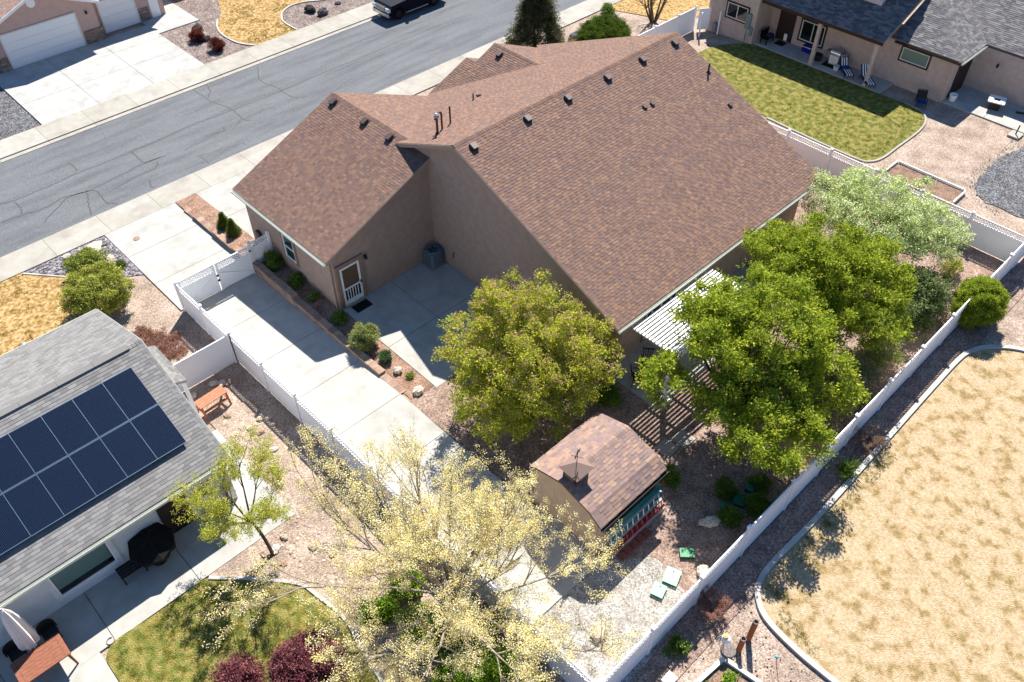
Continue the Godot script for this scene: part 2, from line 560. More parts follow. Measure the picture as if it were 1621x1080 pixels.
# ------------------------------------------------------------------ ground
func strip(st: SurfaceTool, pts: PackedVector2Array, w: float, dy: float, h := 0.0):
	# ribbon (h = 0) or kerb of height h following a plan line
	var L := []
	var R := []
	for i in pts.size():
		var a := pts[maxi(i - 1, 0)]
		var b := pts[mini(i + 1, pts.size() - 1)]
		var d := (b - a).normalized()
		var n := Vector2(-d.y, d.x) * w * 0.5
		L.append(pts[i] + n); R.append(pts[i] - n)
	for i in pts.size() - 1:
		var q := []
		for p in [L[i], L[i + 1], R[i + 1], R[i]]:
			q.append(gp(p.x, p.y, dy))
		if h <= 0.0:
			quad(st, q[0], q[3], q[2], q[1])
		else:
			var t := []
			for v in q: t.append(v + Vector3(0, h, 0))
			hexa(st, q + t)

func crack(parent, pts: Array, w: float):
	var base := smooth(pv(pts), 6, false)
	var wob := PackedVector2Array()
	for i in base.size():
		wob.append(base[i] + Vector2(rng.randf_range(-1, 1), rng.randf_range(-1, 1)) * 0.05)
	var st := S()
	strip(st, wob, w, 0.014)
	obj("crack_seal", st, M.seal, parent)

func kerb(called: String, pts: PackedVector2Array, label: String, w := 0.15, h := 0.1, step := 0.9, m: Material = null):
	var k = thing(called, label, "kerb")
	var acc := PackedVector2Array([pts[0]])
	var run := 0.0
	for i in range(1, pts.size()):
		run += pts[i].distance_to(pts[i - 1])
		acc.append(pts[i])
		if run > step or i == pts.size() - 1:
			var st := S()
			strip(st, acc, w, -0.03, h + 0.03)
			obj("kerb_piece", st, m if m else [M.kerb, M.kerb_b][rng.randi() % 2], k)
			acc = PackedVector2Array([pts[i]])
			run = 0.0
	return k

func build_ground():
	var X0 := -60.0
	var X1 := 140.0
	struct(sheet("ground", rect(X0, X1, -140, 40), -0.03, M.gravel_pink))
	# street
	var st := group_struct("street")
	sheet("asphalt", rect(X0, X1, -53.05, -43.75), 0.01, M.asphalt, st)
	for c in [[6.21, -48.77, 6.85, -48.57, 8.06, -48.55, 10.89, -48.66, 14.09, -48.59, 18.25, -48.83, 21.07, -48.66, 24.46, -48.64, 31.08, -48.7, 39.5, -48.75],
		[5.52, -46.96, 6.76, -46.84, 7.87, -46.60, 9.08, -46.85, 10.32, -46.52, 12.33, -46.66, 14.20, -46.88, 15.51, -46.73],
		[10.32, -46.52, 9.86, -45.21, 9.47, -44.02], [10.32, -46.52, 10.69, -46.22, 10.75, -45.50, 10.64, -44.72, 11.08, -44.04],
		[20.79, -52.86, 20.81, -51.77, 20.90, -50.52, 21.28, -49.01, 21.26, -47.92, 21.20, -47.05, 21.47, -46.72],
		[21.75, -52.85, 21.54, -52.05, 20.96, -51.24], [25.78, -52.73, 24.82, -51.12, 24.86, -50.05, 25.06, -49.05, 25.02, -47.70, 25.38, -46.97, 25.86, -46.69],
		[14.17, -48.61, 14.15, -47.88, 14.16, -47.01, 15.12, -46.78], [6.89, -48.39, 6.91, -47.67, 6.74, -46.92], [7.30, -45.22, 7.71, -45.64, 8.73, -46.33, 9.38, -46.69, 10.21, -46.56],
		[10.87, -50.09, 10.88, -48.92], [14.76, -46.49, 14.34, -45.95, 13.00, -45.85, 11.56, -45.59], [13.54, -44.99, 13.26, -44.34, 13.38, -44.07]]:
		crack(st, c, 0.075)
	for c in [[16.65, -46.45, 17.32, -46.63, 18.52, -46.65, 19.48, -46.76, 20.17, -46.63, 21.24, -47.38], [16.85, -45.25, 17.64, -45.12, 18.70, -44.91, 19.62, -44.69, 19.63, -44.33],
		[16.97, -45.22, 16.94, -44.65, 16.96, -44.03], [18.71, -46.99, 19.48, -46.76, 19.81, -47.32], [22.32, -47.07, 22.81, -47.34, 23.29, -47.07, 23.42, -46.76],
		[31.08, -50.05, 35.15, -50.32, 39.50, -50.09], [28.0, -46.2, 29.5, -46.6, 31.2, -46.3, 33.0, -46.7], [27.2, -45.0, 28.4, -44.7, 28.9, -44.1]]:
		crack(st, c, 0.045)
	# pavements: gutter, kerb, walk, each in poured lengths
	for side in [0, 1]:
		var w := group_struct("sidewalk")
		var x: float = -30.0 + side * 1.3
		while x < 96.0:
			if side == 0:
				slab_piece(w, x + 0.006, x + 3.04, -42.95, -41.72, 0.05, M.walk if rng.randf() < 0.5 else M.walk_b, 0.2)
				slab_piece(w, x + 0.006, x + 3.04, -43.8, -42.965, 0.03, M.walk if rng.randf() < 0.5 else M.walk_b, 0.14)
			else:
				slab_piece(w, x + 0.006, x + 3.04, -55.45, -53.36, 0.1, M.walk if rng.randf() < 0.5 else M.walk_b, 0.24)
				slab_piece(w, x + 0.006, x + 3.04, -53.35, -52.98, 0.035, M.walk_b, 0.12)
			x += 3.05
	# own driveway and side yard slab
	var mats := [M.concrete, M.concrete_b, M.concrete_c]
	var d := group_struct("driveway")
	slabs(d, 9.2, 13.45, -41.71, -33.12, [], [-38.9, -35.9], 0.045, mats, 0.16)
	slabs(d, 9.46, 13.33, -33.1, -9.25, [], [-30.1, -27.0, -23.9, -20.9, -17.9, -14.9, -12.0], 0.06, mats, 0.16)
	slab_piece(d, 13.345, 13.62, -12.6, -9.25, 0.05, M.concrete_b, 0.15)
	var fd := group_struct("driveway")
	slabs(fd, 14.75, 21.2, -41.71, -35.0, [17.9], [-38.4], 0.045, mats, 0.16)
	var far := group_struct("driveway")
	slabs(far, 11.45, 23.1, -64.2, -55.46, [15.3, 19.2], [-61.6, -58.9], 0.09, [M.drive], 0.16)
	slabs(far, 23.1, 26.5, -69.0, -62.3, [], [], 0.06, [M.drive], 0.16)
	var lid := group_struct("manhole_cover")
	var ls := S()
	lathe(ls, gp(10.3, -40.13, 0.06), [[0.18, 0.0], [0.17, 0.012], [0.0, 0.014]], 16)
	obj("lid", ls, M.rock[2], lid)
	# own patio
	var pa := group_struct("patio")
	slabs(pa, 14.75, 20.69, -27.19, -20.1, [17.72], [-23.55], 0.0, mats, 0.5, func(_x, _z): return 0.0)
	slabs(pa, 20.8, 31.5, -15.5, -12.45, [23.6, 26.4, 29.1], [], 0.03, mats, 0.15, func(_x, _z): return 0.0)
	# gravel beds
	var bed := func(_x, z): return minf(0.0, lerpf(-0.02, 0.0, (z + 33.0) / 13.0))
	struct(sheet("gravel_bed", rect(13.5, 14.75, -33.1, -20.3), -0.02, M.gravel_red, null, bed))
	var front := func(_x, z): return lerpf(-0.12, -0.6, clampf((-33.1 - z) / 8.5, 0, 1))
	struct(sheet("gravel_bed", rect(13.46, 14.74, -41.7, -33.1), 0.02, M.gravel_red, null, front))
	struct(sheet("gravel_yard", pv([13.34, -20.3, 20.7, -20.1, 20.75, -15.5, 20.8, -12.4, 31.5, -12.4, 31.5, -15.5, 36.2, -15.5, 36.2, -34, 41.5, -34, 41.5, -5.75, 9.4, -5.75, 9.4, -9.25, 13.6, -9.25]), 0.004, M.gravel_yard))
	struct(sheet("gravel_patch", smooth(pv([9.4, -9.2, 13.3, -9.25, 14.3, -8.6, 15.1, -7.9, 14.9, -6.9, 14.2, -5.9, 9.4, -5.8]), 4), 0.012, M.gravel_grey))
	struct(sheet("gravel_strip", rect(9.2, 60, -5.72, -4.5), 0.004, M.gravel_yard))
	# left front yard
	struct(sheet("rock_bed", pv([4.74, -41.68, 9.19, -41.7, 9.19, -37.05, 8.35, -37.59, 7.2, -38.6, 6.33, -39.54, 5.52, -40.55]), 0.006, M.gravel_slate))
	struct(sheet("lawn", pv([-40, -41.71, 4.7, -41.71, 5.52, -40.6, 6.33, -39.6, 6.1, -38.2, 5.4, -35.5, 5.3, -31, -40, -31]), 0.012, M.lawn_gold))
	kerb("garden_kerb", smooth(pv([4.7, -41.6, 5.5, -40.6, 6.33, -39.56]), 5, false), "thin concrete edging between the slate rock bed and the dry front lawn", 0.09, 0.05)
	# across the street
	struct(sheet("gravel_bed", rect(-60, 11.4, -90, -55.47), 0.006, M.gravel_dark))
	struct(sheet("gravel_bed", pv([23.12, -55.47, 60, -55.47, 60, -80, 26.55, -80, 26.55, -62.25, 23.12, -62.25]), 0.006, M.gravel_mix))
	var kid := smooth(pv([26.91, -60.28, 26.63, -59.52, 26.50, -58.19, 26.66, -56.76, 27.41, -55.6, 29.2, -55.55, 30.99, -55.60, 31.02, -57.37, 31.43, -58.36, 32.01, -59.06, 33.02, -59.52, 34.29, -59.28, 35.95, -58.5, 38.81, -58.97, 38, -64, 31, -66, 28.4, -62.3]), 4)
	struct(sheet("lawn", kid, 0.02, M.lawn_gold))
	kerb("garden_kerb", smooth(pv([27.6, -61.4, 26.91, -60.28, 26.55, -59.2, 26.48, -58.19, 26.66, -56.76, 27.35, -55.55]), 5, false), "curved concrete edging along the gravel side of the golden lawn", 0.12, 0.08)
	kerb("garden_kerb", smooth(pv([31.0, -55.55, 31.02, -57.37, 31.43, -58.36, 32.01, -59.06, 33.02, -59.52, 34.29, -59.35, 35.95, -58.5, 38.5, -58.9]), 5, false), "curved concrete edging around the rocks beside the golden lawn", 0.12, 0.08)
	# right neighbour
	var rl := smooth(pv([47.6, -31.0, 49.17, -31.52, 50.60, -31.35, 51.83, -30.57, 52.6, -29.96, 52.88, -29.18, 52.9, -24.17, 52.92, -18.75, 53.0, -17.52, 52.70, -16.51, 51.82, -15.84, 50.38, -15.57, 47.86, -15.60, 46.02, -15.64, 45.17, -16.00, 44.93, -16.70, 44.9, -19.21, 45.04, -23.04, 45.6, -27.5]), 3)
	struct(sheet("lawn", rl, 0.015, M.lawn_green))
	kerb("garden_kerb", smooth(pv([53.05, -17.9, 53.0, -17.52, 52.76, -16.47, 51.85, -15.78, 50.38, -15.5, 47.86, -15.53, 46.02, -15.57, 45.1, -15.95, 44.85, -16.70, 44.82, -19.21, 44.95, -23.04]), 5, false), "curved concrete edging around the green back lawn", 0.12, 0.06, 0.9, M.walk_b)
	var rp := group_struct("patio")
	slabs(rp, 52.95, 54.8, -29.6, -19.55, [], [-27.1, -24.6, -22.1], 0.1, mats, 0.2, func(_x, _z): return -0.15)
	slabs(rp, 54.9, 58.0, -16.25, -6.0, [], [-13.4, -10.6], 0.06, mats, 0.2, func(_x, _z): return -0.15)
	# blue-grey stone patch with a ragged edge
	var rag := PackedVector2Array()
	var core := smooth(pv([60, -12.5, 53.85, -10.38, 51.60, -10.62, 49.13, -10.67, 47.48, -10.48, 46.40, -9.80, 46.16, -8.78, 46.3, -6.5, 47, -3, 52, -1, 60, 0]), 8)
	for p in core: rag.append(p + Vector2(rng.randf_range(-0.12, 0.12), rng.randf_range(-0.12, 0.12)))
	struct(sheet("gravel_patch", rag, 0.012, M.gravel_dark))
	# back neighbour lawn
	var edge := smooth(pv([38.2, 1.5, 36.47, -1.43, 35.81, -2.86, 35.35, -3.58, 34.72, -4.19, 33.91, -4.58, 32.95, -4.72, 30.83, -4.73, 26.28, -4.70, 21.24, -4.66, 18.16, -4.75, 17.07, -4.65, 16.54, -4.37, 16.04, -3.68, 15.81, -2.30, 15.78, -0.81, 15.78, 2.0]), 4, false)
	var bl := edge.duplicate()
	bl.append(Vector2(15.8, 30)); bl.append(Vector2(60, 30)); bl.append(Vector2(40, 5))
	struct(sheet("lawn", bl, 0.015, M.lawn_dry))
	kerb("garden_kerb", edge, "long pale concrete kerb curving around the big straw coloured lawn", 0.2, 0.11, 1.2)
	# solar house back yard
	var sp := group_struct("patio")
	slabs(sp, -12.0, 6.5, -21.4, -18.88, [-7.6, -4.2, -0.87, 2.4], [], 0.07, mats, 0.15, func(_x, _z): return -0.03)
	slabs(sp, -12.0, -1.45, -18.875, -10.0, [-4.2], [-15.5], 0.068, mats, 0.15, func(_x, _z): return -0.03)
	slabs(sp, 5.42, 6.5, -24.9, -21.41, [], [], 0.07, mats, 0.15)
	var sl := smooth(pv([2.61, -18.8, 1.90, -18.82, 0.36, -18.83, -0.66, -18.9, -1.12, -18.8, -1.40, -18.4, -1.42, -17.35, -1.42, -10, -1.4, -6, 4.2, -6, 4.97, -12.47, 5.29, -13.90, 5.08, -15.44, 4.83, -16.27, 3.7, -17.7]), 3)
	struct(sheet("lawn", sl, 0.05, M.lawn_green))
	struct(sheet("gravel_bed", pv([2.7, -18.87, 6.5, -18.87, 6.5, -25.5, 9.3, -25.5, 9.3, -3, 4.4, -3, 5.0, -12.5, 5.3, -13.9, 4.87, -16.34, 3.7, -17.7]), 0.02, M.gravel_pink))
	kerb("garden_kerb", smooth(pv([2.68, -18.75, 3.80, -17.61, 4.87, -16.34, 5.12, -15.50, 5.32, -13.94, 5.04, -12.39, 4.6, -9]), 5, false), "pale kerb between the green lawn and the pebble bed under the trees", 0.13, 0.1)

# ------------------------------------------------------------------ roofs
var shingle_cache := {}

func tab_mesh(st: SurfaceTool, o: Vector3, u: Vector3, v: Vector3, n: Vector3, w: float, e: float, hb: float, c: Color):
	# one shingle: thick lower edge, thin upper edge
	var ht := 0.003
	var a := o; var b := o + u * w; var c2 := o + u * w + v * e; var d := o + v * e
	var A := a + n * hb; var B := b + n * hb; var C := c2 + n * ht; var D := d + n * ht
	st.set_color(c)
	quad(st, A, D, C, B)
	quad(st, a, A, B, b)
	quad(st, d, D, A, a)
	quad(st, b, B, C, c2)

func shingle_part(pal_name: String, wi: int, ci: int, w: float, e: float, hb: float) -> Mesh:
	var key := "%s %d %d %.3f %.3f" % [pal_name, wi, ci, e, hb]
	if not shingle_cache.has(key):
		var st := S()
		tab_mesh(st, Vector3(-w / 2, 0, e / 2), Vector3.RIGHT, Vector3.FORWARD, Vector3.UP, w, e, hb, M[pal_name][ci])
		st.generate_normals()
		shingle_cache[key] = st.commit()
	return shingle_cache[key]

func slope(parent: Node, pts: Array, pal_name: String, n_parts: int, deck: Material, e := 0.143, thick := 0.14, widths := [0.13, 0.17, 0.22]):
	var n: Vector3 = (pts[1] - pts[0]).cross(pts[2] - pts[0]).normalized()
	if n.y < 0: n = -n
	var u := Vector3.UP.cross(n).normalized()
	var v := n.cross(u).normalized()
	if v.y < 0: v = -v; u = -u
	if u.cross(n).dot(v) > 0: u = -u
	var o: Vector3 = pts[0]
	var poly := PackedVector2Array()
	var lo := Vector2(1e9, 1e9)
	var hi := -lo
	for p in pts:
		var q := Vector2((p - o).dot(u), (p - o).dot(v))
		poly.append(q)
		lo = lo.min(q); hi = hi.max(q)
	var ds := S()
	extrude(ds, o, u, v, -n * thick, poly)
	var roof := obj("roof", ds, deck, parent)
	var full := []
	var st := S()
	var pal: Array = M[pal_name]
	var rows := int(ceil((hi.y - lo.y) / e))
	for r in rows:
		var y0 := lo.y + r * e
		var x := lo.x - rng.randf() * 0.3
		var tabs := pal_name == "pal_grey"
		if tabs: x = lo.x - 0.3 + 0.15 * (r % 2)
		var odd := 0
		while x < hi.x:
			# laminated shingles: a thick tooth, then a thin gap; three-tab shingles: equal tabs with slots
			var wi := rng.randi() % widths.size()
			var w: float = widths[wi]
			if tabs: w = 0.3
			var ci := rng.randi() % pal.size()
			odd += 1
			var y1 := y0 + e * 1.0
			var cn := [Vector2(x, y0), Vector2(x + w, y0), Vector2(x + w, y1), Vector2(x, y1)]
			var k := 0
			for c in cn:
				if Geometry2D.is_point_in_polygon(c, poly): k += 1
			var hb: float = 0.014 if tabs else (0.021 if odd % 2 else 0.011)
			if k == 4:
				full.append([x, y0, w - (0.014 if tabs else 0.0), wi if not tabs else 0, ci, hb])
			else:
				for pc in Geometry2D.intersect_polygons(PackedVector2Array(cn), poly):
					st.set_color(pal[ci])
					extrude(st, o + n * 0.012, u, v, -n * 0.011, pc)
			x += w
	var sorted := []
	if n_parts > 0:
		for i in full.size():
			var f: Array = full[i]
			sorted.append([(o + u * (f[0] + f[2] / 2) + v * (f[1] + e / 2)).distance_to(CAM), i])
		sorted.sort()
	var single := {}
	for i in mini(n_parts, sorted.size()):
		single[sorted[i][1]] = true
	for i in full.size():
		var f: Array = full[i]
		var c: Color = pal[f[4]]
		if single.has(i):
			var s := put("shingle", shingle_part(pal_name, f[3], f[4], f[2], e, f[5]), M.shingle, roof)
			s.transform = Transform3D(Basis(u, n, u.cross(n)), o + u * (f[0] + f[2] / 2) + v * (f[1] + e / 2))
		else:
			var j := rng.randf_range(0.92, 1.08)
			tab_mesh(st, o + u * f[0] + v * f[1], u, v, n, f[2], e, f[5], Color(c.r * j, c.g * j, c.b * j))
	stuff(obj("shingles", st, M.shingle, roof))
	return roof

func ridge(parent: Node, a: Vector3, b: Vector3, s0: Vector3, s1: Vector3, pal_name: String):
	# overlapping cap pieces; s0 and s1 point down the two slopes
	var st := S()
	var d := (b - a)
	var L := d.length()
	d /= L
	var pal: Array = M[pal_name]
	var t := 0.0
	while t < L - 0.05:
		var e := minf(0.17, L - t)
		st.set_color(pal[rng.randi() % pal.size()])
		var up := Vector3(0, 0.035, 0)
		var lo := Vector3(0, 0.02, 0)
		var p := a + d * t; var q := a + d * (t + e)
		for s in [s0, s1]:
			quad(st, p + up, q + lo, q + s * 0.15 + lo * 0.6, p + s * 0.15 + up * 0.8)
			quad(st, p + s * 0.15 + up * 0.8, q + s * 0.15 + lo * 0.6, q + s * 0.15 - up, p + s * 0.15 - up)
		t += 0.15
	stuff(obj("ridge_caps", st, M.shingle, parent))

func gutter(parent: Node, a: Vector3, b: Vector3, out: Vector3, m: Material):
	var st := S()
	var w := out * 0.12
	var u := Vector3(0, 0.12, 0)
	# open trough: back, floor, front
	for q in [[Vector3.ZERO, 0.012, 0.12], [w - out * 0.012, 0.012, 0.12]]:
		var o: Vector3 = q[0]
		var th: Vector3 = out * float(q[1])
		hexa_any(st, a + o, b + o, th, u)
	hexa_any(st, a, b, w, Vector3(0, 0.012, 0))
	return obj("gutter", st, m, parent)

func hexa_any(st: SurfaceTool, a: Vector3, b: Vector3, w: Vector3, u: Vector3):
	var e := b - a
	var f := w
	if e.cross(f).dot(u) < 0:
		f = b - a
		e = w
	hexa(st, [a, a + e, a + e + f, a + f, a + u, a + e + u, a + e + f + u, a + f + u])

func roof_vent(parent: Node, p: Vector3, up_slope: Vector3, across: Vector3, k := 0.82):
	# louvre box: hooded top falling down the slope, open face
	var st := S()
	var n := across.cross(up_slope).normalized()
	if n.y < 0: n = -n
	var f := func(a, b, h): return p + across * a * k + up_slope * b * k + n * h * k
	var z: Array = [f.call(-0.2, -0.2, 0), f.call(0.2, -0.2, 0), f.call(0.2, 0.2, 0), f.call(-0.2, 0.2, 0)]
	var t: Array = [f.call(-0.19, -0.24, 0.22), f.call(0.19, -0.24, 0.22), f.call(0.17, 0.16, 0.2), f.call(-0.17, 0.16, 0.2)]
	if (z[1] - z[0]).cross(z[3] - z[0]).y > 0:
		hexa(st, z + t)
	else:
		hexa(st, [z[1], z[0], z[3], z[2], t[1], t[0], t[3], t[2]])
	var v := obj("roof_vent", st, M.vent_cap, parent)
	var fs := S()
	var q: Array = [f.call(-0.3, -0.25, 0.02), f.call(0.3, -0.25, 0.02), f.call(0.3, 0.3, 0.02), f.call(-0.3, 0.3, 0.02)]
	quad(fs, q[0], q[3], q[2], q[1])
	obj("flashing", fs, M.brown_metal, v)

# window set in a wall: centre, size, outward normal
func window(parent: Node, c: Vector3, w: float, h: float, out: Vector3, frame: Material, glass: Material, trim: Material, bars := "h", trim_w := 0.12):
	var u := Vector3.UP.cross(out).normalized()
	var b := Basis(u, Vector3.UP, out)
	var win := Node3D.new()
	win.name = "window"
	parent.add_child(win, true)
	if trim:
		var ts := S()
		for s in [-1.0, 1.0]:
			box(ts, c + u * s * (w / 2 + trim_w / 2) + out * 0.03, Vector3(trim_w, h + trim_w * 2, 0.07), b)
			box(ts, c + Vector3(0, s * (h / 2 + trim_w / 2), 0) + out * 0.031, Vector3(w, trim_w, 0.07), b)
		obj("trim", ts, trim, win)
	var fs := S()
	for s in [-1.0, 1.0]:
		box(fs, c + u * s * (w / 2 - 0.03) + out * 0.02, Vector3(0.06, h, 0.06), b)
		box(fs, c + Vector3(0, s * (h / 2 - 0.03), 0) + out * 0.02, Vector3(w - 0.12, 0.06, 0.06), b)
	if bars == "h": box(fs, c + out * 0.02, Vector3(w - 0.12, 0.06, 0.06), b)
	if bars == "v": box(fs, c + out * 0.02, Vector3(0.06, h - 0.12, 0.06), b)
	obj("frame", fs, frame, win)
	var gs := S()
	box(gs, c + out * 0.006, Vector3(w - 0.1, h - 0.1, 0.012), b)
	obj("pane", gs, glass, win)
	return win

func lamp_fixture(parent: Node, p: Vector3, out: Vector3):
	var st := S()
	box(st, p + out * 0.03, Vector3(0.1, 0.16, 0.1))
	lathe(st, p + out * 0.13 + Vector3(0, -0.12, 0), [[0.05, 0], [0.08, 0.04], [0.08, 0.2], [0.03, 0.26], [0.0, 0.27]], 8)
	obj("wall_light", st, M.dark, parent)

# ------------------------------------------------------------------ the brown-roofed house
func build_main_house():
	var h = thing("brown_house", "tan stucco house under the large brown shingle roof", "house", Vector3.ZERO)
	var k := 0.42
	var mainf := func(x, z): return Vector3(x, 7.75 - k * absf(z + 24.87), z)
	var wl := func(x, z): return Vector3(x, 3.3 + k * (x - 14.25), z)
	var wr := func(x, z): return Vector3(x, 6.09 - k * (x - 20.9), z)
	var gl := func(x, z): return Vector3(x, 5.2 - k * (32.0 - x), z)
	var g2 := func(x, z): return Vector3(x, 5.2 - k * (x - 32.0), z)
	var pick := func(f: Callable, a: Array) -> Array:
		var r := []
		for q in a: r.append(f.call(q[0], q[1]))
		return r
	# walls
	var W := func(a: Vector3, b: Vector3, outline: Array, m: Material, th := 0.18):
		var st := S()
		wall_panel(st, a, b, pv(outline), th)
		return obj("wall", st, m, h)
	var y0 := -0.7
	# garage wing: left wall and back gable
	W.call(Vector3(14.67, 0, -35.0), Vector3(14.67, 0, -27.2), [0, y0, 7.8, y0, 7.8, 3.32, 0, 3.32], M.stucco, -0.18)
	W.call(Vector3(14.86, 0, -27.2), Vector3(20.7, 0, -27.2), [0, y0, 5.84, y0, 5.84, 5.83, 0, 3.4], M.stucco, -0.18)
	W.call(Vector3(14.86, 0, -34.82), Vector3(27.5, 0, -34.82), [0, y0, 12.64, y0, 12.64, 3.15, 6.04, 5.93, 0, 3.4], M.stucco, -0.18)
	# main block: left gable, back, right gable, front
	var gy := func(z): return 7.75 - k * absf(z + 24.87) - 0.17
	W.call(Vector3(20.7, 0, -29.0), Vector3(20.7, 0, -15.5), [0, y0, 13.5, y0, 13.5, gy.call(-15.5), 4.13, gy.call(-24.87), 0, gy.call(-29.0)], M.stucco, -0.18)
	W.call(Vector3(20.89, 0, -15.5), Vector3(36.0, 0, -15.5), [0, y0, 15.11, y0, 15.11, 3.6, 0, 3.6], M.stucco, -0.18)
	W.call(Vector3(36.0, 0, -34.6), Vector3(36.0, 0, -15.69), [0, y0, 18.91, y0, 18.91, gy.call(-15.69), 9.73, gy.call(-24.87), 0, gy.call(-34.6)], M.stucco, -0.18)
	W.call(Vector3(27.6, 0, -34.3), Vector3(35.8, 0, -34.3), [0, y0, 8.2, y0, 8.2, 3.4, 4.4, 5.0, 0, 3.1], M.stucco, -0.18)
	W.call(Vector3(30.45, 0, -35.1), Vector3(28.0, 0, -35.1), [0, y0, 2.45, y0, 2.45, 3.3, 0, 4.3], M.stucco, 0.15)
	# roofs
	slope(h, pick.call(mainf, [[20.4, -14.75], [36.3, -14.75], [36.3, -24.87], [20.4, -24.87]]), "pal_brown", 220, M.soffit)
	slope(h, pick.call(mainf, [[20.4, -24.87], [36.3, -24.87], [36.3, -35.25], [32.0, -30.94], [27.5, -35.46], [20.9, -28.82], [20.4, -29.3]]), "pal_brown", 0, M.soffit)
	slope(h, pick.call(wl, [[14.25, -27.0], [14.25, -35.07], [20.9, -35.07], [20.9, -28.82], [20.7, -28.82], [20.7, -27.0]]), "pal_brown", 80, M.soffit)
	slope(h, pick.call(wr, [[20.9, -28.82], [20.9, -35.07], [27.14, -35.07]]), "pal_brown", 0, M.soffit)
	slope(h, pick.call(gl, [[32.0, -30.94], [32.0, -34.6], [30.45, -34.6], [30.45, -35.4], [27.5, -35.46]]), "pal_brown", 0, M.soffit)
	slope(h, pick.call(g2, [[32.0, -30.94], [32.0, -34.6], [35.65, -34.6]]), "pal_brown", 0, M.soffit)
	slope(h, [Vector3(30.45, 4.55, -34.3), Vector3(30.45, 4.55, -35.4), Vector3(32.6, 3.65, -35.4), Vector3(32.6, 3.65, -34.3)], "pal_brown", 0, M.soffit)
	var dn := Vector3(0, -k, 1).normalized(); var dn2 := Vector3(0, -k, -1).normalized()
	var dl := Vector3(-1, -k, 0).normalized(); var dr := Vector3(1, -k, 0).normalized()
	ridge(h, Vector3(20.4, 7.75, -24.87), Vector3(36.3, 7.75, -24.87), dn, dn2, "pal_brown")
	ridge(h, Vector3(20.9, 6.09, -35.07), Vector3(20.9, 6.09, -28.85), dl, dr, "pal_brown")
	ridge(h, Vector3(32.0, 5.2, -34.6), Vector3(32.0, 5.2, -30.95), dl, dr, "pal_brown")
	# verge boards and gutters
	for q in [[Vector3(20.385, 3.3, -14.75), Vector3(20.385, 7.55, -24.87)], [Vector3(20.385, 7.55, -24.87), Vector3(20.385, 5.69, -29.28)], [Vector3(36.32, 3.3, -14.75), Vector3(36.32, 7.55, -24.87)]]:
		var vb := S()
		bar(vb, q[0], q[1], 0.03, 0.19)
		obj("verge_board", vb, M.trim_tan, h)
	var vb2 := S()
	bar(vb2, Vector3(14.25, 3.1, -26.985), Vector3(20.7, 5.81, -26.985), 0.03, 0.19)
	obj("verge_board", vb2, M.trim_tan, h)
	gutter(h, Vector3(14.245, 3.13, -35.07), Vector3(14.245, 3.13, -27.0), Vector3(-1, 0, 0), M.gutter_white)
	gutter(h, Vector3(20.4, 3.33, -14.745), Vector3(36.3, 3.33, -14.745), Vector3(0, 0, 1), M.gutter_white)
	var dsp := S()
	bx(dsp, 14.56, 14.64, 0.0, 3.1, -27.4, -27.32)
	obj("downspout", dsp, M.trim_tan, h)
	# roof furniture
	for x in [21.18, 24.55, 27.28, 30.15, 32.85, 35.5]:
		roof_vent(h, mainf.call(x, -24.4), -dn, Vector3.RIGHT)
	for z in [-34.4, -31.75, -29.75]:
		roof_vent(h, wl.call(20.5, z), -dl, Vector3.BACK)
	roof_vent(h, gl.call(31.5, -33.6), -dl, Vector3.BACK)
	for q in [[30.6, -22.26], [31.14, -22.21], [35.14, -20.22]]:
		roof_vent(h, mainf.call(q[0], q[1]), -dn, Vector3.RIGHT, 0.5)
	var pp: Vector3 = mainf.call(21.63, -27.44)
	var ps := S()
	tube(ps, pp - Vector3(0, 0.1, 0), pp + Vector3(0, 0.12, 0), 0.14, 0.1, 10)
	tube(ps, pp, pp + Vector3(0, 0.95, 0), 0.06, 0.06, 10)
	obj("flue_pipe", ps, M.brown_metal, h)
	var cs := S()
	tube(cs, pp + Vector3(0, 0.9, 0), pp + Vector3(0, 1.04, 0), 0.12, 0.12, 12)
	tube(cs, pp + Vector3(0, 1.04, 0), pp + Vector3(0, 1.1, 0), 0.13, 0.04, 12)
	obj("flue_cap", cs, M.grey_metal, h)
	var us := S()
	var p2: Vector3 = mainf.call(22.25, -27.85)
	pipe(us, [p2, p2 + Vector3(0, 0.85, 0), p2 + Vector3(-0.1, 0.97, 0.03), p2 + Vector3(-0.3, 1.0, 0.08), p2 + Vector3(-0.45, 0.95, 0.12), p2 + Vector3(-0.5, 0.75, 0.14)], 0.05)
	obj("vent_pipe", us, M.brown_metal, h)
	var vs := S()
	var p3: Vector3 = mainf.call(23.0, -28.12)
	tube(vs, p3 - Vector3(0, 0.05, 0), p3 + Vector3(0, 0.95, 0), 0.045, 0.045, 8)
	obj("vent_pipe", vs, M.brown_metal, h)
	var p4: Vector3 = mainf.call(26.3, -30.15)
	var v4 := S()
	tube(v4, p4 - Vector3(0, 0.05, 0), p4 + Vector3(0, 0.4, 0), 0.04, 0.04, 8)
	obj("vent_pipe", v4, M.brown_metal, h)
	roof_vent(h, mainf.call(26.85, -30.3), -dn2, Vector3.RIGHT, 0.5)
	var p5: Vector3 = mainf.call(35.75, -22.2)
	var v5 := S()
	tube(v5, p5 - Vector3(0, 0.05, 0), p5 + Vector3(0, 0.55, 0), 0.05, 0.05, 8)
	lathe(v5, p5, [[0.16, -0.03], [0.06, 0.12]], 10)
	obj("vent_pipe", v5, M.brown_metal, h)
	# back door of the garage wing
	var door := Node3D.new()
	door.name = "door"
	h.add_child(door)
	var dt := S()
	for s in [14.82, 16.18]: bx(dt, s - 0.1, s + 0.1, 0.0, 2.42, -27.2, -27.11)
	bx(dt, 14.72, 16.28, 2.42, 2.62, -27.2, -27.108)
	obj("trim", dt, M.stucco_trim, door)
	var df := S()
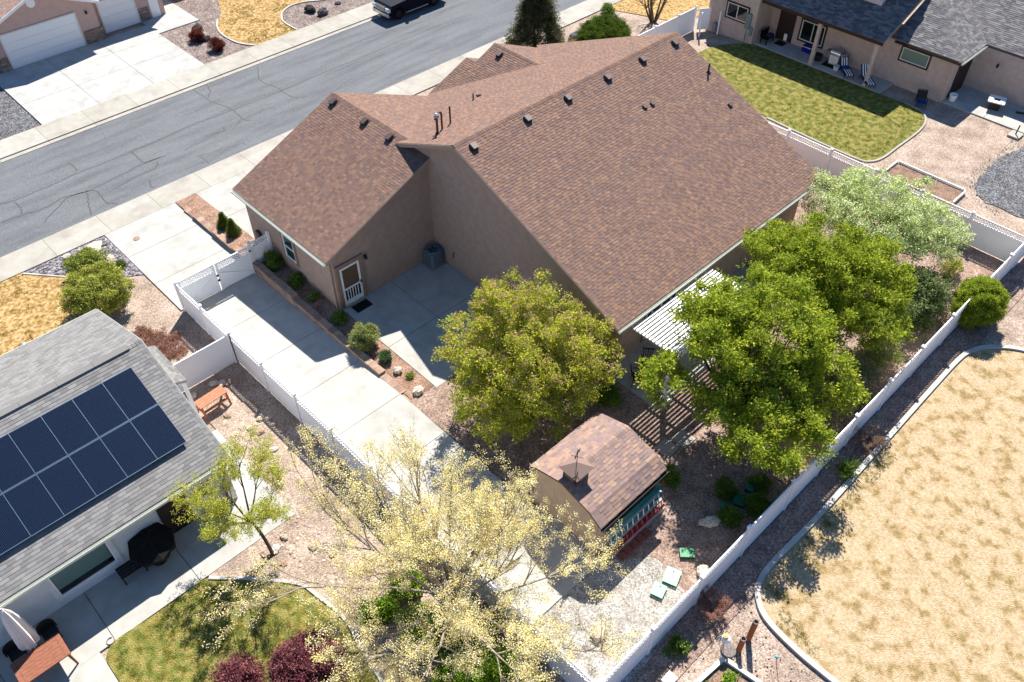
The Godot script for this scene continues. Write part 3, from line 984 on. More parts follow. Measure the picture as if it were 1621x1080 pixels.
	bx(df, 14.95, 15.05, 0.12, 2.38, -27.19, -27.12); bx(df, 15.95, 16.05, 0.12, 2.38, -27.19, -27.12)
	bx(df, 15.05, 15.95, 2.28, 2.38, -27.19, -27.12); bx(df, 15.05, 15.95, 0.12, 0.34, -27.19, -27.12)
	bx(df, 15.05, 15.95, 1.02, 1.1, -27.19, -27.12)
	obj("frame", df, M.white, door)
	var sc := S()
	bx(sc, 15.05, 15.95, 1.1, 2.28, -27.18, -27.15)
	obj("screen", sc, M.screen, door)
	var pn := S()
	bx(pn, 15.05, 15.95, 0.34, 1.02, -27.18, -27.16)
	obj("pane", pn, M.glass, door)
	for i in 5:
		var bs := S()
		var x := 15.2 + i * 0.15
		bx(bs, x - 0.018, x + 0.018, 0.34, 1.02, -27.155, -27.125)
		obj("baluster", bs, M.white, door)
	var hs := S()
	bx(hs, 15.97, 16.03, 1.05, 1.2, -27.12, -27.06)
	obj("handle", hs, M.dark, door)
	var sill := S()
	bx(sill, 14.95, 16.05, 0.0, 0.12, -27.2, -27.0)
	obj("step", sill, M.walk_b, door)
	lamp_fixture(h, Vector3(16.45, 2.35, -27.2), Vector3.BACK)
	window(h, Vector3(14.67, 1.55, -31.12), 0.95, 1.45, Vector3.LEFT, M.white, M.glass_green, M.stucco_trim, "h", 0.14)
	for q in [[24.5, 1.3, 2.2, 1.9], [33.2, 1.9, 1.6, 1.3]]:
		window(h, Vector3(q[0], q[1], -15.5), q[2], q[3], Vector3.BACK, M.white, M.glass, M.stucco_trim, "v", 0.12)
	var col := S()
	bx(col, 20.62, 20.98, 0.0, 3.4, -15.3, -14.94)
	obj("corner_column", col, M.stucco_trim, h)
	# hose bib, meter
	var me := S()
	bx(me, 14.5, 14.66, 0.3, 0.95, -34.3, -33.95)
	obj("meter_box", me, M.brown_metal, h)
	var hb := S()
	pipe(hb, [Vector3(20.69, 1.05, -25.6), Vector3(20.6, 1.05, -25.6), Vector3(20.58, 0.9, -25.55), Vector3(20.6, 0.78, -25.6)], 0.018, 6)
	obj("conduit", hb, M.dark, h)

# ------------------------------------------------------------------ grey-roofed house with solar panels
func wall_on(h: Node, a: Vector3, b: Vector3, outline: Array, m: Material, th := -0.18):
	var st := S()
	wall_panel(st, a, b, pv(outline), th)
	return obj("wall", st, m, h)

func build_solar_house():
	var h = thing("solar_house", "white stucco house with grey shingle roof carrying dark solar panels", "house")
	var k := 0.384
	var R := func(x, z): return Vector3(x, 4.75 - k * absf(z + 26.6), z)
	var y0 := -0.7
	wall_on(h, Vector3(-16, 0, -21.4), Vector3(5.1, 0, -21.4), [0, y0, 21.1, y0, 21.1, 2.55, 0, 2.55], M.stucco_white)
	var gy := func(z): return 4.75 - k * absf(z + 26.6) - 0.15
	wall_on(h, Vector3(5.28, 0, -31.8), Vector3(5.28, 0, -21.4), [0, y0, 10.4, y0, 10.4, gy.call(-21.4), 5.2, gy.call(-26.6), 0, gy.call(-31.8)], M.stucco_white, 0.18)
	wall_on(h, Vector3(-16, 0, -31.6), Vector3(5.1, 0, -31.6), [0, y0, 21.1, y0, 21.1, 2.5, 0, 2.5], M.stucco_white)
	slope(h, [R.call(-16, -21.0), R.call(5.55, -21.0), R.call(5.55, -26.6), R.call(-16, -26.6)], "pal_grey", 300, M.verge_grey, 0.15, 0.14, [0.22, 0.28, 0.34])
	slope(h, [R.call(-16, -32.2), R.call(5.55, -32.2), R.call(5.55, -26.6), R.call(-16, -26.6)], "pal_grey", 0, M.verge_grey, 0.15, 0.14, [0.22, 0.28, 0.34])
	# raised ridge vent
	var rv := S()
	for i in 15:
		var x0 := -16.0 + i * 1.4
		var p := []
		for q in [[x0, -26.44], [x0 + 1.39, -26.44], [x0 + 1.39, -26.76], [x0, -26.76]]: p.append(Vector3(q[0], 4.69, q[1]))
		var t := []
		for q in p: t.append(q + Vector3(0, 0.085, 0))
		hexa(rv, p + t)
	obj("ridge_vent", rv, mat(Color(0.44, 0.435, 0.43), 0.9), h)
	ridge(h, Vector3(5.0, 4.75, -26.6), Vector3(5.55, 4.75, -26.6), Vector3(0, -k, 1).normalized(), Vector3(0, -k, -1).normalized(), "pal_grey")
	gutter(h, Vector3(-16, 2.43, -20.995), Vector3(5.55, 2.43, -20.995), Vector3(0, 0, 1), M.gutter_white)
	gutter(h, Vector3(-16, 2.43, -32.205), Vector3(5.55, 2.43, -32.205), Vector3(0, 0, -1), M.gutter_white)
	var vb := S()
	bar(vb, Vector3(5.565, 2.42, -21.0), Vector3(5.565, 4.57, -26.6), 0.03, 0.18)
	obj("verge_board", vb, M.verge_grey, h)
	vb = S()
	bar(vb, Vector3(5.565, 4.57, -26.6), Vector3(5.565, 2.42, -32.2), 0.03, 0.18)
	obj("verge_board", vb, M.verge_grey, h)
	# small side roof over the gate
	slope(h, [Vector3(6.36, 2.45, -28.5), Vector3(6.36, 2.45, -25.75), Vector3(5.57, 2.75, -25.75), Vector3(5.57, 2.75, -28.5)], "pal_grey", 0, M.verge_grey, 0.15, 0.12, [0.3, 0.38, 0.46])
	for z in [-28.35, -25.9]:
		var ps := S()
		bx(ps, 6.16, 6.3, -0.5, 2.36, z - 0.07, z + 0.07)
		obj("porch_post", ps, M.white, h)
	# solar panels: two rows of portrait modules on rails
	var n := Vector3(0, 1, k).normalized()
	var vdir := Vector3(0, k, -1).normalized()
	var frame_m := mat(Color(0.42, 0.5, 0.58), 0.35, 0.6)
	var cell_m := mat(Color(0.032, 0.058, 0.125), 0.15, 0.0, 0.6)
	var line_m := mat(Color(0.19, 0.24, 0.33), 0.3, 0.2)
	for r in 2:
		for c in 13:
			var x1 := 4.62 - c * 1.155
			var lo := 1.32 + r * 1.9
			var o: Vector3 = R.call(x1 - 1.15, -21.0) + vdir * lo + n * 0.13
			var w := 1.148
			var L := 1.88
			var p := Node3D.new()
			p.name = "solar_panel"
			h.add_child(p, true)
			var fs := S()
			for q in [[0.0, 0.0, w, 0.025], [0.0, L - 0.025, w, 0.025], [0.0, 0.025, 0.012, L - 0.05], [w - 0.012, 0.025, 0.012, L - 0.05]]:
				var a: Vector3 = o + Vector3.RIGHT * q[0] + vdir * q[1]
				hexa_any(fs, a, a + Vector3.RIGHT * q[2], vdir * q[3], n * 0.042)
			obj("frame", fs, frame_m, p)
			var cs := S()
			hexa_any(cs, o + Vector3.RIGHT * 0.012 + vdir * 0.025, o + Vector3.RIGHT * (w - 0.012) + vdir * 0.025, vdir * (L - 0.05), n * 0.032)
			obj("glass", cs, cell_m, p)
			var ls := S()
			var cols := 24
			for i in range(1, cols):
				var a: Vector3 = o + Vector3.RIGHT * (0.02 + (w - 0.04) * i / cols - 0.004) + vdir * 0.03 + n * 0.0335
				quad(ls, a, a + vdir * (L - 0.06), a + vdir * (L - 0.06) + Vector3.RIGHT * 0.008, a + Vector3.RIGHT * 0.008)
			stuff(obj("cell_lines", ls, line_m, p))
		var rs := S()
		for t in [0.4, 1.5]:
			var a: Vector3 = R.call(-10.4, -21.0) + vdir * (1.32 + r * 1.9 + t) + n * 0.03
			hexa_any(rs, a, a + Vector3.RIGHT * 15.0, vdir * 0.05, n * 0.095)
		obj("mounting_rail", rs, M.grey_metal, h)
	# window, door, posts
	window(h, Vector3(-0.45, 1.25, -21.4), 2.1, 1.35, Vector3.BACK, M.white, M.glass, M.stucco_white, "", 0.16)
	var bl := S()
	bx(bl, -1.42, 0.52, 0.95, 1.84, -21.385, -21.38)
	obj("window_blind", bl, M.blind, h)
	var dr := S()
	bx(dr, 2.5, 3.6, 0.05, 2.1, -21.39, -21.34)
	obj("door", dr, M.trim_brown, h)
	window(h, Vector3(4.35, 1.35, -21.4), 0.6, 0.9, Vector3.BACK, M.offwhite, M.glass, M.stucco_white, "h", 0.08)
	var po := S()
	bx(po, 5.0, 5.3, -0.1, 2.4, -21.38, -21.1)
	obj("porch_post", po, M.offwhite, h)
	window(h, Vector3(-6.0, 1.4, -21.4), 1.6, 1.2, Vector3.BACK, M.white, M.glass, M.stucco_white, "v", 0.14)

# ------------------------------------------------------------------ right neighbour
func build_right_house():
	var h = thing("grey_roof_house", "beige stucco house with covered back patio and dark grey shingle roof", "house")
	var b := -0.5
	var P = M.stucco_pink
	wall_on(h, Vector3(52.7, 0, -33.6), Vector3(52.7, 0, -29.6), [0, b, 4.0, b, 4.0, 3.2, 0, 3.2], P)
	wall_on(h, Vector3(52.9, 0, -29.6), Vector3(54.8, 0, -29.6), [0, b, 1.9, b, 1.9, 3.2, 0, 3.2], P)
	wall_on(h, Vector3(54.8, 0, -29.6), Vector3(54.8, 0, -16.2), [0, b, 13.4, b, 13.4, 2.75, 0, 2.75], P)
	wall_on(h, Vector3(55.0, 0, -16.2), Vector3(58.0, 0, -16.2), [0, b, 3.0, b, 3.0, 2.75, 0, 2.75], P)
	wall_on(h, Vector3(58.0, 0, -16.2), Vector3(58.0, 0, -4.0), [0, b, 12.2, b, 12.2, 2.75, 0, 2.75], P)
	wall_on(h, Vector3(52.9, 0, -33.6), Vector3(66.0, 0, -33.6), [0, b, 13.1, b, 13.1, 3.2, 0, 3.2], P)
	# upper storey
	var up := S()
	bx(up, 55.5, 66.0, 3.0, 7.4, -33.0, -22.3)
	obj("upper_storey", up, mat(Color(0.8, 0.74, 0.72), 0.9), h)
	slope(h, [Vector3(55.4, 7.3, -33.5), Vector3(55.4, 7.3, -21.8), Vector3(61, 9.4, -27.5)], "pal_slate", 0, M.trim_tan, 0.2, 0.14, [0.35, 0.5])
	slope(h, [Vector3(55.4, 7.3, -21.8), Vector3(66.5, 7.3, -21.8), Vector3(61, 9.4, -27.5)], "pal_slate", 0, M.trim_tan, 0.2, 0.14, [0.35, 0.5])
	# patio roof
	var k := 0.42
	var E := func(x, z): return Vector3(x, 3.1 + k * (x - 53.0), z)
	slope(h, [E.call(53.0, -34.0), E.call(53.0, -20.4), E.call(57.5, -20.4), E.call(57.5, -34.0)], "pal_slate", 0, M.trim_tan, 0.16, 0.16, [0.2, 0.3, 0.4])
	var fb := S()
	bx(fb, 52.97, 53.0, 2.86, 3.08, -34.0, -20.4)
	obj("fascia", fb, M.trim_brown, h)
	# hip roof over the bump-out
	var c0 := Vector3(54.6, 2.85, -20.6); var c1 := Vector3(54.6, 2.85, -15.85); var c2 := Vector3(58.3, 2.85, -15.85)
	var top := Vector3(59.4, 4.85, -20.6)
	slope(h, [c0, c1, top], "pal_slate", 0, M.trim_tan, 0.16, 0.14, [0.2, 0.3, 0.4])
	slope(h, [c1, Vector3(62.0, 2.85, -15.85), Vector3(62.0, 4.85, -20.6), top], "pal_slate", 0, M.trim_tan, 0.16, 0.14, [0.2, 0.3, 0.4])
	ridge(h, c1, top, Vector3(-0.7, -0.4, -0.5).normalized(), Vector3(0.6, -0.3, 0.7).normalized(), "pal_slate")
	slope(h, [Vector3(58.15, 2.85, -16.6), Vector3(58.15, 2.85, -3.5), Vector3(66.0, 6.2, -3.5), Vector3(66.0, 6.2, -20.5), Vector3(62.0, 4.5, -20.5)], "pal_slate", 0, M.trim_tan, 0.16, 0.14, [0.2, 0.3, 0.4])
	gutter(h, Vector3(54.6, 2.66, -20.3), Vector3(54.6, 2.66, -15.85), Vector3(-1, 0, 0), M.trim_brown)
	gutter(h, Vector3(54.6, 2.66, -15.845), Vector3(58.1, 2.66, -15.845), Vector3(0, 0, 1), M.gutter_white)
	gutter(h, Vector3(58.14, 2.66, -15.7), Vector3(58.14, 2.66, -3.5), Vector3(-1, 0, 0), M.trim_brown)
	for z in [-24.95, -20.75]:
		var cs := S()
		bx(cs, 52.98, 53.22, -0.1, 2.95, z - 0.12, z + 0.12)
		bx(cs, 52.94, 53.26, -0.1, 0.12, z - 0.16, z + 0.16)
		obj("porch_column", cs, P, h)
	# openings
	window(h, Vector3(52.7, 1.75, -31.2), 1.75, 1.05, Vector3.LEFT, M.offwhite, M.glass, M.trim_brown, "v", 0.1)
	window(h, Vector3(54.8, 1.2, -26.2), 1.8, 1.4, Vector3.LEFT, M.offwhite, M.glass, M.trim_brown, "v", 0.12)
	window(h, Vector3(54.8, 2.05, -18.8), 1.85, 0.85, Vector3.LEFT, M.offwhite, M.blind, M.trim_brown, "", 0.1)
	var door := Node3D.new()
	door.name = "door"
	h.add_child(door)
	var ds := S()
	bx(ds, 54.74, 54.8, -0.1, 2.15, -28.95, -27.65)
	obj("panel", ds, M.trim_brown, door)
	var fl := S()
	bx(fl, 54.72, 54.74, 0.0, 0.5, -28.25, -28.0)
	obj("pet_flap", fl, M.white, door)
	var d2 := S()
	bx(d2, 55.6, 57.6, -0.1, 2.2, -16.2, -16.14)
	obj("door", d2, M.trim_brown, h)
	var d3 := S()
	bx(d3, 57.94, 58.0, -0.1, 2.2, -11.6, -10.2)
	obj("door", d3, M.trim_brown, h)
	var el := S()
	bx(el, 52.55, 52.7, 0.9, 2.0, -30.35, -29.95)
	bx(el, 52.56, 52.7, 0.5, 1.1, -29.9, -29.7)
	tube(el, Vector3(52.63, -0.3, -30.2), Vector3(52.63, 0.9, -30.2), 0.03, 0.03, 6)
	obj("meter_box", el, mat(Color(0.42, 0.5, 0.5), 0.6), h)
	var gm := S()
	bx(gm, 52.4, 52.65, -0.1, 0.5, -32.9, -32.6)
	tube(gm, Vector3(52.5, -0.4, -32.75), Vector3(52.5, 0.7, -32.75), 0.03, 0.03, 6)
	obj("gas_meter", gm, M.grey_metal, h)
	var dn := S()
	bx(dn, 54.68, 54.79, -0.2, 2.7, -16.5, -16.4)
	obj("downspout", dn, P, h)
	lamp_fixture(h, Vector3(57.85, 1.95, -14.6), Vector3.LEFT)

# ------------------------------------------------------------------ garage across the street
func garage_door(h: Node, x0: float, x1: float, y0: float, y1: float, z: float):
	var d := Node3D.new()
	d.name = "garage_door"
	h.add_child(d, true)
	var n := 4
	for i in n:
		var st := S()
		var a := y0 + (y1 - y0) * i / n
		bx(st, x0, x1, a + 0.006, a + (y1 - y0) / n - 0.006, z, z + 0.05)
		obj("door_panel", st, M.white, d)
	var fs := S()
	bx(fs, x0 - 0.1, x0, y0, y1 + 0.1, z, z + 0.09)
	bx(fs, x1, x1 + 0.1, y0, y1 + 0.1, z, z + 0.09)
	bx(fs, x0, x1, y1, y1 + 0.1, z, z + 0.091)
	obj("frame", fs, M.offwhite, d)

func stone_pier(h: Node, x0: float, x1: float, y0: float, y1: float, z0: float, z1: float):
	var p := Node3D.new()
	p.name = "stone_pier"
	h.add_child(p, true)
	var core := S()
	bx(core, x0 + 0.03, x1 - 0.03, y0, y1, z0 + 0.03, z1 - 0.03)
	obj("core", core, M.rock[2], p)
	var y := y0
	while y < y1 - 0.02:
		var hh := minf(rng.randf_range(0.09, 0.15), y1 - y)
		var x := x0
		while x < x1 - 0.01:
			var w := minf(rng.randf_range(0.18, 0.42), x1 - x)
			var st := S()
			var pr := rng.randf_range(0.0, 0.03)
			bx(st, x + 0.006, x + w - 0.006, y + 0.006, y + hh - 0.006, z1 - 0.1, z1 + pr)
			obj("stone", st, M.rock[[2, 0, 2, 5, 2][rng.randi() % 5]], p)
			x += w
		var z := z1 - 0.1
		while z > z0 + 0.01:
			var w2 := minf(rng.randf_range(0.18, 0.42), z - z0)
			var s2 := S()
			bx(s2, x1 - 0.08, x1 + rng.randf_range(0.0, 0.03), y + 0.006, y + hh - 0.006, z - w2 + 0.006, z - 0.006)
			obj("stone", s2, M.rock[[2, 0, 2, 5, 2][rng.randi() % 5]], p)
			z -= w2
		y += hh

func build_far_house():
	var h = thing("pink_garage_house", "pale pink stucco house with two white garage doors across the street", "house")
	var b := -0.85
	var F = M.stucco_far
	wall_on(h, Vector3(12.2, 0, -64.3), Vector3(19.8, 0, -64.3), [0, b, 7.6, b, 7.6, 2.35, 3.8, 3.75, 0, 2.35], F, -0.2)
	wall_on(h, Vector3(19.8, 0, -72.0), Vector3(19.8, 0, -64.51), [0, b, 7.49, b, 7.49, 2.2, 0, 2.2], F, 0.2)
	wall_on(h, Vector3(12.2, 0, -72.0), Vector3(12.2, 0, -64.51), [0, b, 7.49, b, 7.49, 2.2, 0, 2.2], F, -0.2)
	wall_on(h, Vector3(19.85, 0, -65.1), Vector3(25.0, 0, -65.1), [0, b, 5.15, b, 5.15, 2.6, 0, 2.6], F, -0.2)
	wall_on(h, Vector3(25.0, 0, -72.0), Vector3(25.0, 0, -65.1), [0, b, 6.9, b, 6.9, 2.6, 0, 2.6], F, -0.2)
	wall_on(h, Vector3(25.0, 0, -69.5), Vector3(42.0, 0, -69.5), [0, b, 17, b, 17, 2.6, 0, 2.6], F, -0.2)
	garage_door(h, 13.1, 18.3, -0.7, 1.7, -64.29)
	garage_door(h, 20.35, 23.0, -0.7, 1.62, -65.09)
	stone_pier(h, 18.55, 19.95, -0.75, 0.25, -64.7, -64.2)
	stone_pier(h, 12.0, 12.95, -0.75, 0.25, -64.7, -64.2)
	stone_pier(h, 23.15, 23.95, -0.75, 0.25, -65.5, -65.0)
	slope(h, [Vector3(11.8, 2.2, -63.8), Vector3(16.0, 3.95, -63.8), Vector3(16.0, 3.95, -74), Vector3(11.8, 2.2, -74)], "pal_shed", 0, M.white, 0.18, 0.16, [0.3, 0.45])
	slope(h, [Vector3(20.2, 2.2, -63.8), Vector3(16.0, 3.95, -63.8), Vector3(16.0, 3.95, -74), Vector3(20.2, 2.2, -74)], "pal_shed", 0, M.white, 0.18, 0.16, [0.3, 0.45])
	slope(h, [Vector3(20.2, 2.55, -64.7), Vector3(25.5, 2.55, -64.7), Vector3(25.5, 5.2, -71), Vector3(20.2, 5.2, -71)], "pal_shed", 0, M.white, 0.18, 0.16, [0.3, 0.45])
	slope(h, [Vector3(25.5, 2.6, -68.2), Vector3(42.5, 2.6, -68.2), Vector3(42.5, 5.2, -74.5), Vector3(25.5, 5.2, -74.5)], "pal_shed", 0, M.white, 0.18, 0.16, [0.3, 0.45])
	var vb := S()
	bar(vb, Vector3(11.8, 2.02, -63.78), Vector3(16.0, 3.77, -63.78), 0.04, 0.2)
	obj("verge_board", vb, M.white, h)
	vb = S()
	bar(vb, Vector3(16.0, 3.77, -63.78), Vector3(20.2, 2.02, -63.78), 0.04, 0.2)
	obj("verge_board", vb, M.white, h)
	gutter(h, Vector3(20.2, 2.35, -64.695), Vector3(25.5, 2.35, -64.695), Vector3(0, 0, 1), M.white)
	var ve := S()
	tube(ve, Vector3(15.83, 3.2, -64.3), Vector3(15.83, 3.2, -64.25), 0.3, 0.3, 20)
	obj("gable_vent", ve, M.white, h)
	lamp_fixture(h, Vector3(19.15, 1.55, -64.3), Vector3.BACK)
	var d3 := S()
	bx(d3, 24.1, 24.8, -0.7, 1.4, -65.1, -65.05)
	obj("door", d3, M.white, h)
	for x in [26.2, 30.5]:
		var cs := S()
		bx(cs, x - 0.2, x + 0.2, -0.75, 2.6, -68.5, -68.1)
		obj("porch_column", cs, F, h)
	window(h, Vector3(33.5, 1.0, -69.5), 2.0, 1.4, Vector3.BACK, M.white, M.glass, M.stucco_trim, "v", 0.12)
	window(h, Vector3(38.0, 1.0, -69.5), 2.0, 1.4, Vector3.BACK, M.white, M.glass, M.stucco_trim, "v", 0.12)

# ------------------------------------------------------------------ shed
func build_shed():
	var h = thing("garden_shed", "tan garden shed with rounded brown shingle roof and small cupola", "shed")
	var prof := [[-13.0, 2.3], [-12.65, 2.53], [-11.4, 2.9], [-9.95, 2.5], [-9.42, 2.12]]
	var end := [0.0, 0.0, 3.4, 0.0, 3.4, 2.06, 2.95, 2.41, 1.55, 2.8, 0.3, 2.43, 0.0, 2.22]
	# end wall in upright boards
	for q in [[13.62, -0.08], [17.08, 0.08]]:
		var z0 := -12.95
		for i in 3:
			var a := -12.95 + i * 1.133
			var cut := Geometry2D.intersect_polygons(pv(end), rect(i * 1.133 + 0.004, (i + 1) * 1.133 - 0.004, -1, 4))
			for pc in cut:
				var st := S()
				wall_panel(st, Vector3(q[0], 0.06, -12.95), Vector3(q[0], 0.06, 0), pc, q[1] if q[1] < 0 else q[1])
				obj("wall_board", st, M.shed_wall, h)
	for z in [-12.95, -9.55]:
		var st := S()
		bx(st, 13.7, 17.0, 0.05, 2.12, z - 0.04, z + 0.04)
		obj("wall", st, M.shed_wall, h)
	var tr := S()
	for z in [-12.95, -9.55]:
		bx(tr, 13.56, 13.63, 0.05, 2.1, z - 0.08, z + 0.08)
	bx(tr, 13.57, 13.625, 0.02, 0.14, -12.87, -9.63)
	obj("corner_trim", tr, M.trim_tan, h)
	var base := S()
	bx(base, 13.7, 17.0, 0.0, 0.06, -12.9, -9.6)
	obj("floor", base, M.trim_brown, h)
	for i in 4:
		var a: Array = prof[i]; var b: Array = prof[i + 1]
		var lo := a if a[1] < b[1] else b
		var hi := b if a[1] < b[1] else a
		slope(h, [Vector3(13.48, lo[1], lo[0]), Vector3(17.22, lo[1], lo[0]), Vector3(17.22, hi[1], hi[0]), Vector3(13.48, hi[1], hi[0])], "pal_shed", [30, 60, 110, 100][i], M.trim_brown, 0.143, 0.07, [0.18, 0.24, 0.3])
	ridge(h, Vector3(13.48, 2.9, -11.4), Vector3(17.22, 2.9, -11.4), Vector3(0, -0.28, 1).normalized(), Vector3(0, -0.28, -1).normalized(), "pal_shed")
	gutter(h, Vector3(13.48, 1.98, -9.40), Vector3(17.22, 1.98, -9.40), Vector3(0, 0, 1), M.dark)
	# cupola
	var c := Vector3(14.15, 2.8, -11.3)
	var cb := S()
	box(cb, c + Vector3(0, 0.22, 0), Vector3(0.66, 0.56, 0.66))
	var cu := obj("cupola", cb, M.brown_metal, h)
	for q in [[0.0, 0.34], [0.34, 0.0], [0.0, -0.34], [-0.34, 0.0]]:
		var vs := S()
		for i in 4:
			box(vs, c + Vector3(q[0], 0.12 + i * 0.08, q[1]), Vector3(0.4 if q[0] == 0.0 else 0.03, 0.03, 0.4 if q[1] == 0.0 else 0.03))
		obj("louvre", vs, M.trim_tan, cu)
	var cr := S()
	var e := 0.47
	var by := 0.5
	var pk := c + Vector3(0, 0.8, 0)
	var cs := [c + Vector3(-e, by, e), c + Vector3(e, by, e), c + Vector3(e, by, -e), c + Vector3(-e, by, -e)]
	for i in 4:
		tri(cr, cs[i], pk, cs[(i + 1) % 4])
	quad(cr, cs[0], cs[1], cs[2], cs[3])
	obj("cupola_roof", cr, mat(Color(0.5, 0.42, 0.39), 0.85), cu)
	var wv := S()
	tube(wv, pk - Vector3(0, 0.05, 0), pk + Vector3(0, 0.75, 0), 0.016, 0.012, 6)
	tube(wv, pk + Vector3(-0.25, 0.5, 0.1), pk + Vector3(0.25, 0.5, -0.1), 0.014, 0.014, 6)
	tube(wv, pk + Vector3(-0.12, 0.32, -0.2), pk + Vector3(0.12, 0.32, 0.2), 0.012, 0.012, 6)
	for i in 4:
		box(wv, pk + Vector3(-0.18 + i * 0.12, 0.56 + 0.07 * sin(i * 1.6), 0.06 - 0.04 * i), Vector3(0.11, 0.1, 0.012), Basis(Vector3.UP, 0.38))
	obj("weathervane", wv, M.dark, cu)

func ladder(called: String, label: String, a: Vector3, b: Vector3, w: float, rail: Material, rung: Material, tilt: float, n: int):
	# lies on its side along a-b, leaning by tilt
	var t = thing(called, label, "ladder", Vector3.ZERO)
	var up := Vector3(0, cos(tilt), sin(tilt)) * w
	for s in [0.0, 1.0]:
		var st := S()
		hexa_any(st, a + up * s, b + up * s, Vector3(0, 0, 0.08), Vector3(0, 0.035, 0))
		obj("rail", st, rail, t)
	for i in n:
		var st := S()
		var p := a.lerp(b, (i + 0.5) / n)
		tube(st, p + Vector3(0, 0.02, 0.04), p + up + Vector3(0, 0.02, 0.04), 0.02, 0.02, 6)
		obj("rung", st, rung, t)
	return t

# ------------------------------------------------------------------ pergola
func build_pergola():
	var t = thing("pergola", "white slatted pergola attached to the back eave of the brown house", "pergola")
	var z := -14.52
	while z < -12.2:
		var st := S()
		bx(st, 21.15, 26.7, 3.16, 3.23, z - 0.045, z + 0.045)
		obj("slat", st, M.white, t)
		z += 0.175
	for i in 5:
		var x := 21.35 + i * 1.28
		var st := S()
		bx(st, x - 0.03, x + 0.03, 3.0, 3.158, -14.7, -12.2)
		obj("rafter", st, M.white, t)
	var bm := S()
	bx(bm, 21.0, 26.85, 2.78, 2.998, -12.68, -12.58)
	obj("beam", bm, M.white, t)
	bm = S()
	bx(bm, 21.0, 26.85, 2.78, 2.998, -12.42, -12.32)
	obj("beam", bm, M.white, t)
	for x in [21.3, 26.4]:
		var st := S()
		bx(st, x - 0.12, x + 0.12, 0.0, 3.0, -12.575, -12.425)
		bx(st, x - 0.2, x + 0.2, 0.0, 0.25, -12.7, -12.3)
		obj("post", st, M.white, t)

# ------------------------------------------------------------------ fences
func lattice_st(st: SurfaceTool, a: Vector3, b: Vector3, h: float):
	# crossed strips between a and b (bottom line), h high
	var d := b - a
	var L := Vector2(d.x, d.z).length()
	var u := d / L
	var n := Vector3(-u.z, 0, u.x).normalized()
	var g := 0.15
	for dir in [1.0, -1.0]:
		var s := -h
		while s < L + h:
			# line from (s,0) going up with slope dir
			var p := Vector2(s, 0); var q := Vector2(s + dir * h, h)
			var t0 := 0.0; var t1 := 1.0
			for lim in [0.0, L]:
				var dp := q.x - p.x
				var tt: float = (lim - p.x) / dp
				if (lim == 0.0 and dp > 0) or (lim == L and dp < 0): t0 = maxf(t0, tt)
				else: t1 = minf(t1, tt)
			if t1 - t0 > 0.02:
				var A := p.lerp(q, t0); var B := p.lerp(q, t1)
				var a3: Vector3 = a + u * A.x + Vector3(0, A.y, 0) + n * 0.006 * dir
				var b3: Vector3 = a + u * B.x + Vector3(0, B.y, 0) + n * 0.006 * dir
				var w := Vector3(u.x, 0, u.z) * 0.052
				hexa_any(st, a3 - w * 0.5, a3 + w * 0.5, b3 - a3, n * 0.01)
			s += g

func fence(label: String, pts: Array, h: float, lat := 0.34):
	var t = thing("vinyl_fence", label, "fence", Vector3.ZERO, 0.0, "white vinyl fences round the gardens")
	for i in pts.size():
		var p: Vector3 = pts[i]
		fence_post(t, p, h + 0.06)
		if i == pts.size() - 1: break
		var q: Vector3 = pts[i + 1]
		fence_bay(t, p, q, h, lat)
	return t

func fence_post(t: Node, p: Vector3, h: float):
	var st := S()
	bx(st, p.x - 0.065, p.x + 0.065, p.y - 0.2, p.y + h, p.z - 0.065, p.z + 0.065)
	var o := obj("post", st, M.vinyl, t)
	var cs := S()
	var c := p + Vector3(0, h, 0)
	var r := 0.085
	bx(cs, c.x - r, c.x + r, c.y, c.y + 0.03, c.z - r, c.z + r)
	var cn := [c + Vector3(-r, 0.03, r), c + Vector3(r, 0.03, r), c + Vector3(r, 0.03, -r), c + Vector3(-r, 0.03, -r)]
	for i in 4: tri(cs, cn[i], c + Vector3(0, 0.09, 0), cn[(i + 1) % 4])
	obj("cap", cs, M.vinyl, o)

func fence_bay(t: Node, p: Vector3, q: Vector3, h: float, lat: float):
	var d := (q - p)
	var u := d / Vector2(d.x, d.z).length()
	var a := p + u * 0.066
	var b := q - u * 0.066
	var up := func(v: Vector3, y: float): return v + Vector3(0, y, 0)
	for rl in [[0.04, 0.14], [h - lat - 0.09, 0.09], [h - 0.07, 0.07]]:
		if lat <= 0.0 and rl[1] == 0.09: continue
		var rs := S()
		bar(rs, up.call(a, rl[0]), up.call(b, rl[0]), 0.05, rl[1])
		obj("rail", rs, M.vinyl, t)
	var n := 1
	var ps := S()
	for i in n:
		var c := a.lerp(b, float(i) / n)
		var e := a.lerp(b, (i + 1.0) / n)
		bar(ps, up.call(c, 0.18), up.call(e, 0.18), 0.024, h - lat - 0.27)
	obj("panel", ps, M.vinyl, t)
	if lat > 0.0:
		var ls := S()
		lattice_st(ls, up.call(a, h - lat), up.call(b, h - lat), lat - 0.07)
		stuff(obj("lattice", ls, M.vinyl, t))

func run_x(z: float, xs: Array) -> Array:
	var r := []
	for x in xs: r.append(gp(x, z))
	return r

func run_z(x: float, zs: Array) -> Array:
	var r := []
	for z in zs: r.append(gp(x, z))
	return r

